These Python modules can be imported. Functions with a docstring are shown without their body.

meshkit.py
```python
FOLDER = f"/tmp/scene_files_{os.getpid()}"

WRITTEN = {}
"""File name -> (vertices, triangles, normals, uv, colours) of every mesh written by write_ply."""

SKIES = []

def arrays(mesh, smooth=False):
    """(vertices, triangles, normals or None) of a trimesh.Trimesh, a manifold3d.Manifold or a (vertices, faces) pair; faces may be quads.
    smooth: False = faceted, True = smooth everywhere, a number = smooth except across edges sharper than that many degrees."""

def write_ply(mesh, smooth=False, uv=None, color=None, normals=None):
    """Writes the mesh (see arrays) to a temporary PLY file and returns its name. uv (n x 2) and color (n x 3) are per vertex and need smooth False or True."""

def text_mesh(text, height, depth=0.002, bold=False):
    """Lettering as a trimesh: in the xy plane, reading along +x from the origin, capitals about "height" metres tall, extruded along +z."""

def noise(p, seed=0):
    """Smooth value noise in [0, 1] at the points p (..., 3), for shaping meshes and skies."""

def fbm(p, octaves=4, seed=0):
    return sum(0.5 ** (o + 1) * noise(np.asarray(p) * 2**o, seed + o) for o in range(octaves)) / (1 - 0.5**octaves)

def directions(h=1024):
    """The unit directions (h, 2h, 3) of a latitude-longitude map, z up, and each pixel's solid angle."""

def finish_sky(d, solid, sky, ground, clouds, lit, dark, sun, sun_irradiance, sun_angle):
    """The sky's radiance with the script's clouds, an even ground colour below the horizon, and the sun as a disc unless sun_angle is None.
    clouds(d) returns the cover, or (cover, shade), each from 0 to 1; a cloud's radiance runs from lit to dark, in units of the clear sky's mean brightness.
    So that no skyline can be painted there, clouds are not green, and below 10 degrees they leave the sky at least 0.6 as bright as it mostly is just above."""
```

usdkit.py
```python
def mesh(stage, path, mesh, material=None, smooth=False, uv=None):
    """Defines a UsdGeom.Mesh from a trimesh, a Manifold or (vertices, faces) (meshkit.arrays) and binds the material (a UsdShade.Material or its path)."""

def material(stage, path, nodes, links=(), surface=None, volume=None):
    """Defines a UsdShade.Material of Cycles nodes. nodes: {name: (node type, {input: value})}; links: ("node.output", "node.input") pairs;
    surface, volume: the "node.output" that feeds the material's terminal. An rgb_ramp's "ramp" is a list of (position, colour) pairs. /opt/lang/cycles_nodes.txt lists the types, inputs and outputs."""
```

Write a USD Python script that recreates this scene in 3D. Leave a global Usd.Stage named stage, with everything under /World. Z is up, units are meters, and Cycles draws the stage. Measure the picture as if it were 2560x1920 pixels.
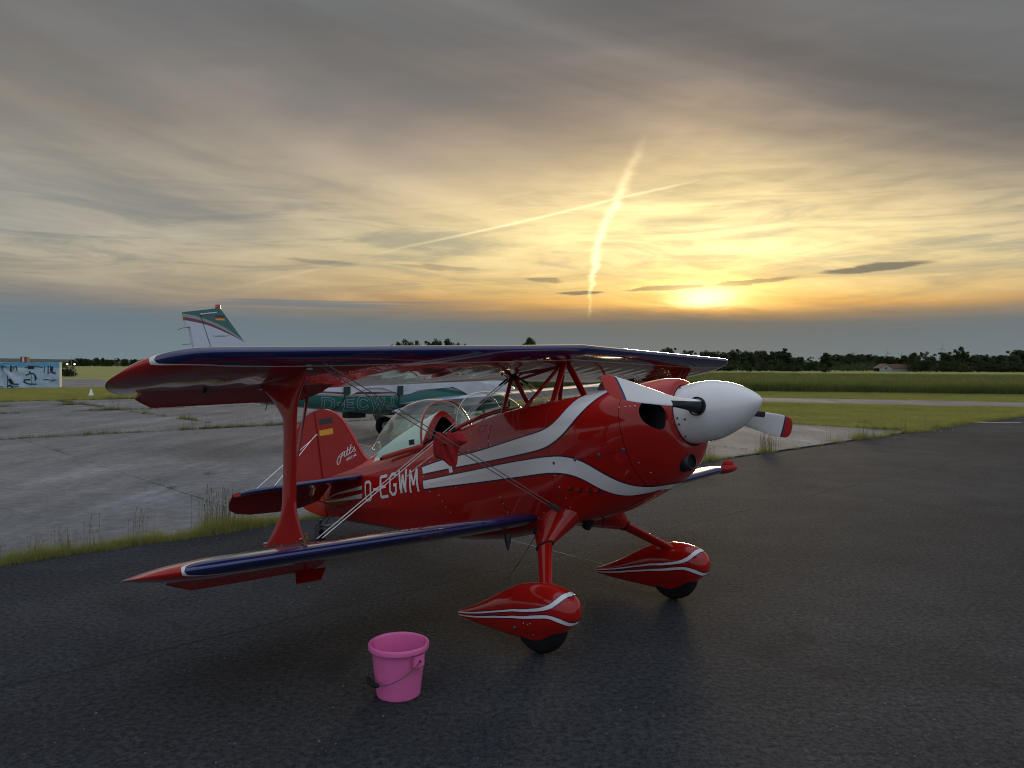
import math, random
import numpy as np, trimesh
from scipy.interpolate import PchipInterpolator
from shapely.geometry import Polygon, LineString, box as sbox
from shapely.ops import unary_union
from pxr import Usd, UsdGeom, UsdLux, UsdShade, Gf, Sdf, Vt
import usdkit, meshkit

random.seed(7)
RNG = np.random.default_rng(11)
stage = Usd.Stage.CreateInMemory()
UsdGeom.SetStageUpAxis(stage, "Z")
UsdGeom.SetStageMetersPerUnit(stage, 1.0)
stage.SetDefaultPrim(UsdGeom.Xform.Define(stage, "/World").GetPrim())
UsdGeom.Scope.Define(stage, "/World/Looks")

# ------------------------------------------------------------------ camera (world: x right, y away from the camera, z up)
CAM_H, PITCH, ROLL = 1.602, math.radians(-1.35), math.radians(0.3)
cam = UsdGeom.Camera.Define(stage, "/World/camera")
cam.CreateHorizontalApertureAttr(36.0)
cam.CreateVerticalApertureAttr(27.0)
cam.CreateFocalLengthAttr(36.0 * 1935.3 / 2560)
cam.CreateClippingRangeAttr(Gf.Vec2f(0.05, 20000))
cam.CreateExposureAttr(0.0)
_r = Gf.Matrix4d(1).SetRotate(Gf.Rotation(Gf.Vec3d(0, 0, 1), math.degrees(ROLL)))
_p = Gf.Matrix4d(1).SetRotate(Gf.Rotation(Gf.Vec3d(1, 0, 0), 90 + math.degrees(PITCH)))
cam.AddTransformOp().Set(_r * _p * Gf.Matrix4d(1).SetTranslate(Gf.Vec3d(0, 0, CAM_H)))

# ------------------------------------------------------------------ a small shader-graph builder
class Graph:
    def __init__(s):
        s.nodes, s.links, s.k = {}, [], 0
    def n(s, kind, out, **inp):
        s.k += 1
        name, vals = f"n{s.k}", {}
        for a, v in inp.items():
            if isinstance(v, Link):
                s.links.append((v.src, f"{name}.{a}"))
            else:
                vals[a] = v
        s.nodes[name] = (kind, vals)
        return Link(s, f"{name}.{out}")
    def m(s, op, a, b=0.0, c=0.0, clamp=False):
        return s.n("math", "value", math_type=op, value1=a, value2=b, value3=c, use_clamp=clamp)
    def ramp(s, fac, stops, interp=True):
        return s.n("rgb_ramp", "color", ramp=stops, interpolate=interp, fac=fac)
    def val(s, fac, stops):
        return s.n("rgb_to_bw", "val", color=s.ramp(fac, [(p, (v, v, v)) for p, v in stops]))
    def mix(s, f, a, b, kind="mix"):
        return s.n("mix", "color", mix_type=kind, fac=f, color1=a, color2=b)
    def rng(s, v, a, b, c=0.0, d=1.0, kind="linear"):
        return s.n("map_range", "result", range_type=kind, value=v, from_min=a, from_max=b, to_min=c, to_max=d, clamp=True)
    def noise(s, vec, scale, detail=3.0, rough=0.5, dist=0.0, out="fac"):
        return s.n("noise_texture", out, vector=vec, scale=scale, detail=detail, roughness=rough, distortion=dist)
    def xyz(s, x, y, z=0.0):
        return s.n("combine_xyz", "vector", x=x, y=y, z=z)
    def sep(s, v):
        k = s.n("separate_xyz", "x", vector=v).src.split(".")[0]
        return [Link(s, f"{k}.{c}") for c in "xyz"]
    def vmul(s, v, f):
        return s.n("mapping", "vector", vector=v, scale=f)
    def make(s, path, surface=None, volume=None):
        return usdkit.material(stage, path, s.nodes, s.links, surface=surface.src if surface else None, volume=volume.src if volume else None)

class Link:
    def __init__(s, g, src):
        s.g, s.src = g, src
    def __add__(s, o): return s.g.m("add", s, o)
    __radd__ = __add__
    def __sub__(s, o): return s.g.m("subtract", s, o)
    def __rsub__(s, o): return s.g.m("subtract", o, s)
    def __mul__(s, o): return s.g.m("multiply", s, o)
    __rmul__ = __mul__
    def __truediv__(s, o): return s.g.m("divide", s, o)
    def exp(s): return s.g.m("exponent", s)
    def sq(s): return s.g.m("multiply", s, s)

def srgb(r, g, b):
    f = lambda c: c / 12.92 if c <= 0.04045 else ((c + 0.055) / 1.055) ** 2.4
    return tuple(f(v / 255.0) for v in (r, g, b))

# ------------------------------------------------------------------ sky: veiled sunset, high streaked cloud, two contrails
SUN_AZ, SUN_EL = math.radians(13.9), math.radians(4.9)
SKY_STRENGTH = 0.1

def build_sky():
    g = Graph()
    d = g.n("texture_coordinate", "generated")
    x, y, z = g.sep(d)
    az = g.m("degrees", g.m("arctan2", x, y))
    el = g.m("degrees", g.m("arcsine", g.m("maximum", g.m("minimum", z, 1.0), -1.0)))
    sky = g.n("sky_texture", "color", sky_type="single_scattering", sun_disc=False, sun_elevation=SUN_EL, sun_rotation=SUN_AZ, altitude=100.0, air_density=1.0, aerosol_density=2.0, ozone_density=1.0)
    # cloud sheet coordinates: streaks run towards the horizon with true perspective
    zz = g.m("maximum", z, 0.0) + 0.06
    px, py = x / zz, y / zz
    cs, sn = math.cos(0.5), math.sin(0.5)
    pu, pv = px * cs + py * sn, py * cs - px * sn
    big = g.noise(g.xyz(pu * 0.22, pv * 0.6), 1.0, 4.0, 0.55, 0.4)
    fine = g.noise(g.xyz(pu * 0.45, pv * 2.4), 1.0, 7.0, 0.62, 0.7)
    soft = g.noise(g.xyz(az * 0.035, el * 0.11), 1.0, 4.0, 0.55, 0.5)
    wisp = g.noise(g.xyz(az * 0.075 + el * 0.05, el * 0.62 - az * 0.02), 1.0, 6.0, 0.6, 1.2)
    wisp2 = g.noise(g.xyz(az * 0.2 - el * 0.1, el * 1.3 + az * 0.1), 1.0, 5.0, 0.62, 1.0)
    # how far along the glow a direction lies (azimuth distance from the sun)
    da = az - 13.0
    near = g.m("exponent", g.m("multiply", da.sq(), -1.0 / (2 * 13.5 ** 2)))
    mid = g.m("exponent", g.m("multiply", da.sq(), -1.0 / (2 * 24.0 ** 2)))
    # the cloud deck's lower rim falls towards both sides of the glow
    tilt = g.m("maximum", az - 16.0, 0.0) * 0.26 + g.m("maximum", 4.0 - az, 0.0) * 0.05
    e = el + g.m("minimum", tilt, 9.0) * g.rng(el, 4.0, 14.0) + (soft - 0.5) * 10.0 * g.rng(el, 3.0, 13.0) + (big - 0.5) * 5.0 * g.rng(el, 2.0, 10.0)
    t = g.rng(e, 0.0, 40.0)
    P = lambda lst: [(a / 40.0, srgb(*c)) for a, c in lst]
    far_c = g.ramp(t, P([(0, (116, 132, 140)), (3.0, (108, 124, 134)), (4.4, (116, 125, 130)), (6.0, (146, 144, 135)), (8.0, (168, 163, 148)), (9.8, (154, 154, 148)), (11.5, (140, 142, 140)), (14.0, (150, 147, 139)), (17.5, (136, 131, 124)), (21, (120, 118, 115)), (26, (112, 112, 113)), (40, (118, 121, 125))]))
    near_c = g.ramp(t, P([(0, (116, 125, 126)), (2.4, (110, 115, 114)), (3.2, (118, 115, 107)), (3.8, (172, 138, 96)), (4.6, (240, 180, 92)), (5.6, (246, 206, 124)), (7.0, (238, 206, 140)), (8.6, (254, 230, 160)), (11.0, (251, 224, 160)), (13.5, (228, 203, 154)), (16.0, (190, 168, 142)), (19.0, (146, 134, 124)), (23, (118, 114, 111)), (27, (109, 109, 110)), (40, (118, 121, 125))]))
    mid_c = g.ramp(t, P([(0, (114, 127, 132)), (2.8, (108, 119, 123)), (3.8, (128, 123, 111)), (4.6, (186, 150, 104)), (5.6, (206, 174, 122)), (7.5, (214, 190, 144)), (9.5, (206, 187, 150)), (12.0, (198, 177, 146)), (15, (171, 154, 134)), (18.5, (141, 131, 123)), (22, (119, 116, 113)), (27, (110, 110, 111)), (40, (118, 121, 125))]))
    col = g.mix(mid, far_c, mid_c)
    col = g.mix(near, col, near_c)
    # soft slanting bands high up, thin streaks lower down
    slant = g.noise(g.xyz((az + el * 1.2) * 0.018, (el + az * 0.27) * 0.115), 1.0, 4.0, 0.5, 0.35)
    slant2 = g.noise(g.xyz((az + el) * 0.05, (el + az * 0.22) * 0.42), 1.0, 5.0, 0.55, 0.6)
    high = g.rng(el, 8.0, 13.0)
    low = g.rng(el, 2.6, 5.5) * g.rng(el, 9.0, 14.0, 1.0, 0.15)
    amp = (slant - 0.5) * high * 1.6 + (slant2 - 0.5) * high * 0.16 + ((wisp - 0.5) * 0.85 + (fine - 0.5) * 0.10 + (wisp2 - 0.5) * 0.36) * low
    gain = 1.0 + amp
    col = g.mix(1.0, col, g.n("combine_color", "color", r=gain, g=gain, b=gain), "multiply")
    cool = g.rng(wisp * 0.75 + fine * 0.25, 0.50, 0.40) * g.rng(el, 4.5, 7.5) * g.rng(el, 15.0, 9.0) * 0.5
    col = g.mix(cool, col, g.mix(near, srgb(128, 136, 138), srgb(196, 186, 150)))
    coolh = g.rng(slant * 0.7 + slant2 * 0.3, 0.50, 0.38) * g.rng(el, 8.0, 11.0) * g.rng(az, 6.0, -14.0) * 0.55
    col = g.mix(coolh, col, srgb(124, 128, 130))
    rd = g.rng(az, 12.0, 34.0) * g.rng(el, 9.0, 15.0) * 0.75
    col = g.mix(rd, col, g.mix(1.0, srgb(106, 107, 108), g.n("combine_color", "color", r=gain, g=gain, b=gain), "multiply"))
    # horizontal blue-grey bars low on the left
    bars = g.noise(g.xyz(az * 0.035, el * 1.6), 1.0, 3.0, 0.5, 0.3)
    lowbar = g.rng(bars, 0.53, 0.62) * g.rng(el, 2.0, 3.0) * g.rng(el, 5.8, 4.6) * g.rng(az, 2.0, -12.0) * 0.7
    col = g.mix(lowbar, col, srgb(110, 122, 130))
    # the veiled sun
    se = el - 4.95
    sa = az - 13.9
    core = g.m("exponent", ((sa + (wisp2 - 0.5) * 2.0).sq() * (1 / 2.3 ** 2) + (se + 0.1 + (wisp2 - 0.5) * 0.7).sq() * (1 / 0.78 ** 2)) * -1.0)
    halo = g.m("exponent", (sa.sq() * (1 / 5.5 ** 2) + (se - 0.5).sq() * (1 / 2.3 ** 2)) * -1.0)
    halo2 = g.m("exponent", (sa.sq() * (1 / 11.0 ** 2) + (se - 4.5).sq() * (1 / 4.5 ** 2)) * -1.0)
    cut = g.rng(el + (wisp2 - 0.5) * 1.0, 3.5, 4.5, 0.0, 1.0, "smoothstep")
    addc = lambda c, f, rgb: g.mix(f, c, g.mix(1.0, c, rgb, "add"))
    col = addc(col, halo2 * cut * (0.6 + (wisp - 0.5) * 1.6 + (wisp2 - 0.5) * 1.0), (0.60, 0.46, 0.24))
    col = addc(col, halo * cut * (0.85 + (wisp2 - 0.5) * 1.6), (0.50, 0.28, 0.04))
    # dark lens-shaped clouds in front of the glow (azimuth, elevation, half widths, slope)
    dark = None
    nz = (wisp2 - 0.5) * 1.3
    for (a0, e0, wa, we, sl, k) in ((25.0, 6.65, 3.6, 0.27, 0.055, 0.85), (17.2, 5.95, 3.0, 0.18, 0.06, 0.6), (11.2, 5.68, 3.2, 0.20, 0.05, 0.65), (5.0, 5.38, 1.8, 0.16, 0.0, 0.8), (2.3, 6.3, 1.4, 0.20, -0.03, 0.55), (-13.8, 7.3, 2.6, 0.20, -0.05, 0.4), (-5.4, 7.15, 3.4, 0.18, -0.04, 0.35)):
        u, v = (az - a0) * (1 / wa), (el - e0 - (az - a0) * sl + nz * 0.42) * (1 / we)
        f = g.m("exponent", (u.sq() + v.sq()) * -1.0)
        f = g.rng(f, 0.25, 0.62, 0.0, k, "smoothstep")
        dark = f if dark is None else g.m("maximum", dark, f)
    col = g.mix(dark, col, g.mix(near, srgb(112, 114, 112), srgb(122, 112, 92)))
    corec = core * g.rng(el + nz * 0.25, 4.0, 4.5, 0.0, 1.0, "smoothstep")
    col = addc(col, corec, (1.5, 1.2, 0.62))
    # contrail, broad and old, nearly vertical
    ae = g.val(g.rng(el, 3.5, 16.5), [(0.0, 0.535), (0.085, 0.54), (0.246, 0.558), (0.43, 0.6), (0.55, 0.665), (0.654, 0.735), (0.8, 0.82), (1.0, 0.945)])
    kn = g.noise(g.xyz(el * 1.1, 3.3, az * 0.25), 1.0, 4.0, 0.6)
    a1 = ae * 10.0 + 0.3 + (kn - 0.5) * 1.1
    w1 = g.val(g.rng(el, 3.5, 16.5), [(0.0, 0.10), (0.15, 0.14), (0.3, 0.24), (0.5, 0.28), (0.75, 0.40), (1.0, 0.32)])
    i1 = g.val(g.rng(el, 3.5, 16.5), [(0.0, 0.0), (0.06, 0.3), (0.09, 0.15), (0.14, 0.6), (0.3, 1.0), (0.5, 0.85), (0.62, 0.62), (0.75, 0.42), (0.88, 0.20), (1.0, 0.0)])
    q1 = (az - a1) / w1
    c1 = g.m("exponent", q1.sq() * -1.0) * i1 * (0.15 + kn * 1.7) * g.rng(az, -10.0, -2.0)
    col = addc(col, c1, (0.80, 0.64, 0.36))
    # contrail, thin and straight, rising to the right
    e2 = g.val(g.rng(az, -22.0, 16.0), [(0.0, 4.7 / 20), (0.168, 6.4 / 20), (0.374, 8.6 / 20), (0.784, 12.1 / 20), (0.945, 13.2 / 20), (1.0, 13.6 / 20)]) * 20.0
    w2 = g.val(g.rng(az, -22.0, 16.0), [(0.0, 0.12), (0.3, 0.09), (1.0, 0.085)])
    i2 = g.val(g.rng(az, -22.0, 14.0), [(0.0, 0.0), (0.08, 0.07), (0.2, 0.14), (0.31, 0.0), (0.38, 0.25), (0.55, 0.7), (0.75, 0.85), (0.93, 0.55), (1.0, 0.0)])
    q2 = (el - e2 + (wisp2 - 0.5) * 0.05) / w2
    c2 = g.m("exponent", q2.sq() * -1.0) * i2 * g.rng(az, 14.0, 13.0)
    col = addc(col, c2, (0.50, 0.40, 0.22))
    # away from the sunset the cloud sheet is lit from the front and opens up
    back = g.rng(y, 0.70, -0.35, 0.0, 1.0, "smoothstep")
    up = g.rng(el, 27.0, 62.0, 0.0, 1.0, "smoothstep")
    open_f = g.m("maximum", back, up)
    tex = 0.85 + (big - 0.5) * 0.7 + (soft - 0.5) * 0.3
    opened = g.mix(1.0, g.mix(g.rng(el, 22.0, 70.0, 0.0, 1.0, "smoothstep"), OPEN_SKY, HIGH_SKY), g.n("combine_color", "color", r=tex, g=tex, b=tex), "multiply")
    col = g.mix(open_f, col, opened)
    k = 1.0 / SKY_STRENGTH
    col = g.mix(1.0, col, (k, k, k), "multiply")
    final = g.mix(0.997, sky, col)
    bg = g.n("background_shader", "background", color=final, strength=SKY_STRENGTH)
    return g.make("/World/Looks/sky_material", surface=bg)

OPEN_SKY, HIGH_SKY = (0.41, 0.455, 0.53), (0.60, 0.68, 0.82)
dome = UsdLux.DomeLight.Define(stage, "/World/sky")
dome.CreateIntensityAttr(1.0)
dome.GetPrim().SetCustomDataByKey("kind", "structure")
UsdShade.MaterialBindingAPI.Apply(dome.GetPrim()).Bind(build_sky())

sun = UsdLux.DistantLight.Define(stage, "/World/sun")
sun.CreateIntensityAttr(0.30)
sun.CreateAngleAttr(10.0)
sun.CreateColorAttr(Gf.Vec3f(1.0, 0.74, 0.42))
sun.GetPrim().CreateAttribute("inputs:normalize", Sdf.ValueTypeNames.Bool).Set(True)
_s = Gf.Vec3d(math.sin(SUN_AZ) * math.cos(SUN_EL), math.cos(SUN_AZ) * math.cos(SUN_EL), math.sin(SUN_EL))
sun.AddTransformOp().Set(Gf.Matrix4d(1).SetRotate(Gf.Rotation(Gf.Vec3d(0, 0, 1), _s)))
# ------------------------------------------------------------------ scene-tree helpers
_names = {}
def numbered(parent, name):
    k = _names.get((parent, name), 0)
    _names[(parent, name)] = k + 1
    return f"{parent}/{name}" + (f"_{k:03d}" if k else "")
def tag(prim, label=None, cat=None, group=None, kind=None):
    for key, v in (("label", label), ("category", cat), ("group", group), ("kind", kind)):
        if v:
            prim.SetCustomDataByKey(key, v)
def thing(name, label, cat, group=None, kind=None, matrix=None, pos=None, rotz=0.0, scale=None):
    x = UsdGeom.Xform.Define(stage, numbered("/World", name))
    if matrix is not None:
        x.AddTransformOp().Set(Gf.Matrix4d(*[float(v) for v in np.asarray(matrix).T.ravel()]))
    elif pos is not None:
        x.AddTranslateOp().Set(Gf.Vec3d(*map(float, pos)))
        if rotz:
            x.AddRotateZOp().Set(float(rotz))
        if scale is not None:
            x.AddScaleOp().Set(Gf.Vec3f(*map(float, np.broadcast_to(scale, 3))))
    tag(x.GetPrim(), label, cat, group, kind)
    return str(x.GetPath())
def tri_arrays(m):
    if hasattr(m, "vertices"):
        return np.asarray(m.vertices, float), np.asarray(m.faces, int)
    v, f = np.asarray(m[0], float), np.asarray(m[1], int)
    return v, (np.vstack([f[:, [0, 1, 2]], f[:, [0, 2, 3]]]) if f.shape[1] == 4 else f)
def join(*ms):
    vs, fs, o = [], [], 0
    for m in ms:
        if isinstance(m, list):
            m = join(*m)
        v, f = tri_arrays(m)
        vs.append(v); fs.append(f + o); o += len(v)
    return np.vstack(vs), np.vstack(fs)
def part(parent, name, m, mat, smooth=35, label=None, kind=None, weld=True):
    """One mesh under its thing or part."""
    v, f = tri_arrays(m)
    t = trimesh.Trimesh(v, f, process=False)
    if weld:
        t.merge_vertices(digits_vertex=6)
        t.update_faces(t.nondegenerate_faces(height=1e-9))
        t.remove_unreferenced_vertices()
    p = usdkit.mesh(stage, numbered(parent, name), t, mat, smooth=smooth)
    tag(p.GetPrim(), label, None, None, kind)
    return str(p.GetPath())
def solo(name, m, mat, label=None, cat=None, group=None, kind=None, smooth=35, pos=None, weld=True):
    """A thing that is one mesh."""
    path = part("/World", name, m, mat, smooth, weld=weld)
    prim = stage.GetPrimAtPath(path)
    if pos is not None:
        UsdGeom.Xformable(prim).AddTranslateOp().Set(Gf.Vec3d(*map(float, pos)))
    tag(prim, label, cat, group, kind)
    return path
def copy_of(src, name, label, group, pos, rotz=0.0, scale=1.0):
    r = UsdGeom.Xform.Define(stage, numbered("/World", name))
    r.GetPrim().GetReferences().AddInternalReference(src)
    r.GetPrim().SetInstanceable(True)
    r.ClearXformOpOrder()
    r.AddTransformOp(opSuffix="place").Set(Gf.Matrix4d(1).SetScale(Gf.Vec3d(*map(float, np.broadcast_to(scale, 3)))) * Gf.Matrix4d(1).SetRotate(Gf.Rotation(Gf.Vec3d(0, 0, 1), float(rotz))) * Gf.Matrix4d(1).SetTranslate(Gf.Vec3d(*map(float, pos))))
    cat = stage.GetPrimAtPath(src).GetCustomDataByKey("category")
    tag(r.GetPrim(), label, cat, group)
    return r

def parts(parent, name, ms, mat, smooth=35):
    return [part(parent, name, m, mat, smooth) for m in ms]
def pair(parent, name, m, mat, smooth=35):
    return parts(parent, name, [m, mirror_y(m)], mat, smooth)

# ------------------------------------------------------------------ shape helpers
def T(m, off=(0, 0, 0), rot=None):
    v, f = tri_arrays(m)
    if rot is not None:
        v = v @ np.asarray(rot).T
    return v + np.asarray(off, float), f
def rot(axis, deg):
    return trimesh.transformations.rotation_matrix(math.radians(deg), axis)[:3, :3]
def box(lo, hi):
    lo, hi = np.asarray(lo, float), np.asarray(hi, float)
    m = trimesh.creation.box(hi - lo); m.apply_translation((lo + hi) / 2)
    return tri_arrays(m)
def grid(P, close_u=False, close_v=False, flip=False):
    """Surface through points P[u, v, 3]."""
    P = np.asarray(P, float)
    U, V = P.shape[:2]
    idx = np.arange(U * V).reshape(U, V)
    if close_u: idx = np.vstack([idx, idx[:1]])
    if close_v: idx = np.hstack([idx, idx[:, :1]])
    q = np.stack([idx[:-1, :-1], idx[1:, :-1], idx[1:, 1:], idx[:-1, 1:]], -1).reshape(-1, 4)
    if flip: q = q[:, ::-1]
    return P.reshape(-1, 3), np.vstack([q[:, [0, 1, 2]], q[:, [0, 2, 3]]])
def flipped(m):
    v, f = tri_arrays(m)
    return v, f[:, ::-1]
def mirror_y(m):
    v, f = tri_arrays(m)
    return v * [1, -1, 1], f[:, ::-1]
def tube(points, r, sides=10, caps=True, squash=None):
    """A bar along a polyline; r may vary; squash=(a, b, axis) gives an oval section with its long way along axis."""
    p = np.asarray(points, float)
    t = np.gradient(p, axis=0); t /= np.linalg.norm(t, axis=1, keepdims=True) + 1e-12
    ref = np.array(squash[2], float) if squash else np.array([0.0, 0, 1])
    rows = []
    for i in range(len(p)):
        a = ref - t[i] * (ref @ t[i])
        if np.linalg.norm(a) < 1e-3:
            a = np.cross(t[i], [0.3, 0.8, 0.1])
        a /= np.linalg.norm(a); b = np.cross(t[i], a)
        rr = r[i] if np.ndim(r) else r
        s1, s2 = (squash[0], squash[1]) if squash else (1, 1)
        k = np.arange(sides) * 2 * np.pi / sides
        rows.append(p[i] + rr * (s1 * np.cos(k)[:, None] * a + s2 * np.sin(k)[:, None] * b))
    v, f = grid(np.array(rows), close_v=True)
    f = f[:, ::-1]
    if caps:
        n = len(v)
        v = np.vstack([v, p[:1], p[-1:]])
        L = (len(p) - 1) * sides
        f = np.vstack([f, [[n, (k + 1) % sides, k] for k in range(sides)], [[n + 1, L + k, L + (k + 1) % sides] for k in range(sides)]])
    tm = trimesh.Trimesh(v, f, process=False)
    if caps and tm.volume < 0:
        f = f[:, ::-1]
    return v, f
def lathe(profile, axis_o=(0, 0, 0), axis="x", sides=48):
    """profile: (along, radius) pairs turned about an axis."""
    pr = np.asarray(profile, float)
    k = np.arange(sides) * 2 * np.pi / sides
    rows = np.stack([np.repeat(pr[:, :1], sides, 1), pr[:, 1:] * np.cos(k), pr[:, 1:] * np.sin(k)], -1)
    if axis == "z": rows = rows[..., [1, 2, 0]]
    if axis == "y": rows = rows[..., [2, 0, 1]]
    v, f = grid(rows + np.asarray(axis_o, float), close_v=True)
    return v, f
def prism(poly, h0, h1, plane="xz"):
    """A shapely outline (or points) in a plane, thickened from h0 to h1 along the third axis."""
    if not hasattr(poly, "exterior"): poly = Polygon(poly)
    m = trimesh.creation.extrude_polygon(poly.buffer(0), h1 - h0, engine="earcut")
    v, f = np.array(m.vertices), np.array(m.faces)
    v[:, 2] += h0
    if plane == "xz": v = v[:, [0, 2, 1]]; f = f[:, ::-1]
    if plane == "yz": v = v[:, [2, 0, 1]]
    return v, f
def smooth_curve(pts, n=60, closed=False):
    """A smooth curve through points (chord-length cubic)."""
    from scipy.interpolate import CubicSpline
    p = np.asarray(pts, float)
    if closed: p = np.vstack([p, p[:1]])
    s = np.concatenate([[0], np.cumsum(np.linalg.norm(np.diff(p, axis=0), axis=1) ** 0.5 + 1e-9)])
    c = CubicSpline(s, p, bc_type="periodic" if closed else "natural")
    return c(np.linspace(0, s[-1], n))
def flat_poly(poly, size=0.03):
    """A shapely outline as a fine flat triangle mesh (2-D points, faces)."""
    vs, fs, o = [], [], 0
    for p in getattr(poly, "geoms", [poly]):
        if p.area < 1e-9: continue
        v, f = trimesh.creation.triangulate_polygon(p, engine="earcut")
        v3, f3 = trimesh.remesh.subdivide_to_size(np.column_stack([v, np.zeros(len(v))]), f, size, max_iter=12)
        vs.append(v3[:, :2]); fs.append(f3 + o); o += len(v3)
    return np.vstack(vs), np.vstack(fs)
# ------------------------------------------------------------------ materials
def paint(name, rgb, rough=0.16, coat=1.0, dirt=0.12, scale=6.0, metallic=0.0, spec=0.5, cior=1.5):
    """Gloss paint with faint wear and uneven gloss."""
    g = Graph(); co = g.n("texture_coordinate", "object")
    n = g.noise(co, scale, 5.0, 0.6); n2 = g.noise(co, scale * 9, 3.0, 0.6)
    c = g.mix(g.rng(n * 0.7 + n2 * 0.3, 0.35, 0.7, 0.0, dirt), rgb, tuple(v * 0.62 + 0.015 for v in rgb))
    r = g.rng(n2, 0.3, 0.8, rough, rough + 0.10)
    b = g.n("principled_bsdf", "BSDF", base_color=c, roughness=r, coat_weight=coat, coat_roughness=0.04, coat_ior=cior, metallic=metallic, specular_ior_level=spec)
    return g.make(f"/World/Looks/{name}", surface=b)
def plain(name, rgb, rough=0.5, metallic=0.0, var=0.15, scale=20.0, spec=0.5, bump=0.0):
    g = Graph(); co = g.n("texture_coordinate", "object")
    n = g.noise(co, scale, 4.0, 0.6)
    c = g.mix(g.rng(n, 0.3, 0.7), tuple(v * (1 - var) for v in rgb), tuple(min(1, v * (1 + var)) for v in rgb))
    kw = dict(base_color=c, roughness=rough, metallic=metallic, specular_ior_level=spec)
    if bump:
        kw["normal"] = g.n("bump", "normal", height=n, strength=bump, distance=0.01)
    return g.make(f"/World/Looks/{name}", surface=g.n("principled_bsdf", "BSDF", **kw))
def pane(name, tint, gloss=0.03):
    g = Graph()
    fc = g.n("layer_weight", "facing", blend=0.5)
    f = g.m("power", fc, 4.5) * 0.80 + 0.11
    t = g.n("transparent_bsdf", "BSDF", color=tint)
    r = g.n("glossy_bsdf", "BSDF", color=(1.0, 1.0, 1.0), roughness=gloss)
    return g.make(f"/World/Looks/{name}", surface=g.n("mix_closure", "closure", fac=f, closure1=t, closure2=r))
M = {}
M["red"] = paint("red_paint", (0.265, 0.0055, 0.003), spec=0.12)
M["white"] = paint("white_paint", (0.68, 0.67, 0.65), rough=0.2, dirt=0.1)
M["blue"] = paint("navy_paint", (0.004, 0.008, 0.048), rough=0.10, cior=1.8, spec=0.15)
M["navyline"] = paint("navy_line_paint", (0.003, 0.0035, 0.018), rough=0.35, coat=0.15)
M["cream"] = paint("cream_panel", (0.72, 0.69, 0.60), rough=0.35, coat=0.3)
M["black"] = plain("black_part", (0.006, 0.006, 0.007), 0.6, spec=.3)
M["seam"] = plain("dark_red_seam", (0.09, 0.004, 0.003), 0.5)
M["upholstery"] = plain("dark_upholstery", (0.012, 0.015, 0.024), 0.85)
M["rubber"] = plain("tyre_rubber", (0.006, 0.006, 0.007), 0.85, spec=.2)
M["metal"] = plain("bare_metal", (0.55, 0.55, 0.56), 0.32, 1.0)
M["darkmetal"] = plain("dark_metal", (0.10, 0.10, 0.11), 0.45, 0.8)
M["wire"] = plain("sunlit_steel_wire", (0.88, 0.86, 0.82), 0.4, 0.1)  # near-white base carries the sun's glint on the bracing wires as colour
M["greywire"] = plain("grey_wire", (0.30, 0.27, 0.27), 0.4, 0.5)
M["gold"] = paint("golden_yellow_paint", (0.72, 0.33, 0.012), rough=0.3, coat=0.4)
M["flagblack"] = paint("flag_black_paint", (0.008, 0.008, 0.012), rough=0.25, coat=0.4)
M["plexi"] = pane("acrylic_glazing", (0.76, 0.91, 0.89))
M["clothred"] = plain("red_cloth", (0.36, 0.012, 0.014), 0.95, var=0.25, scale=60, bump=0.4)
M["tagwhite"] = plain("white_tag", (0.7, 0.7, 0.68), 0.7)
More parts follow.
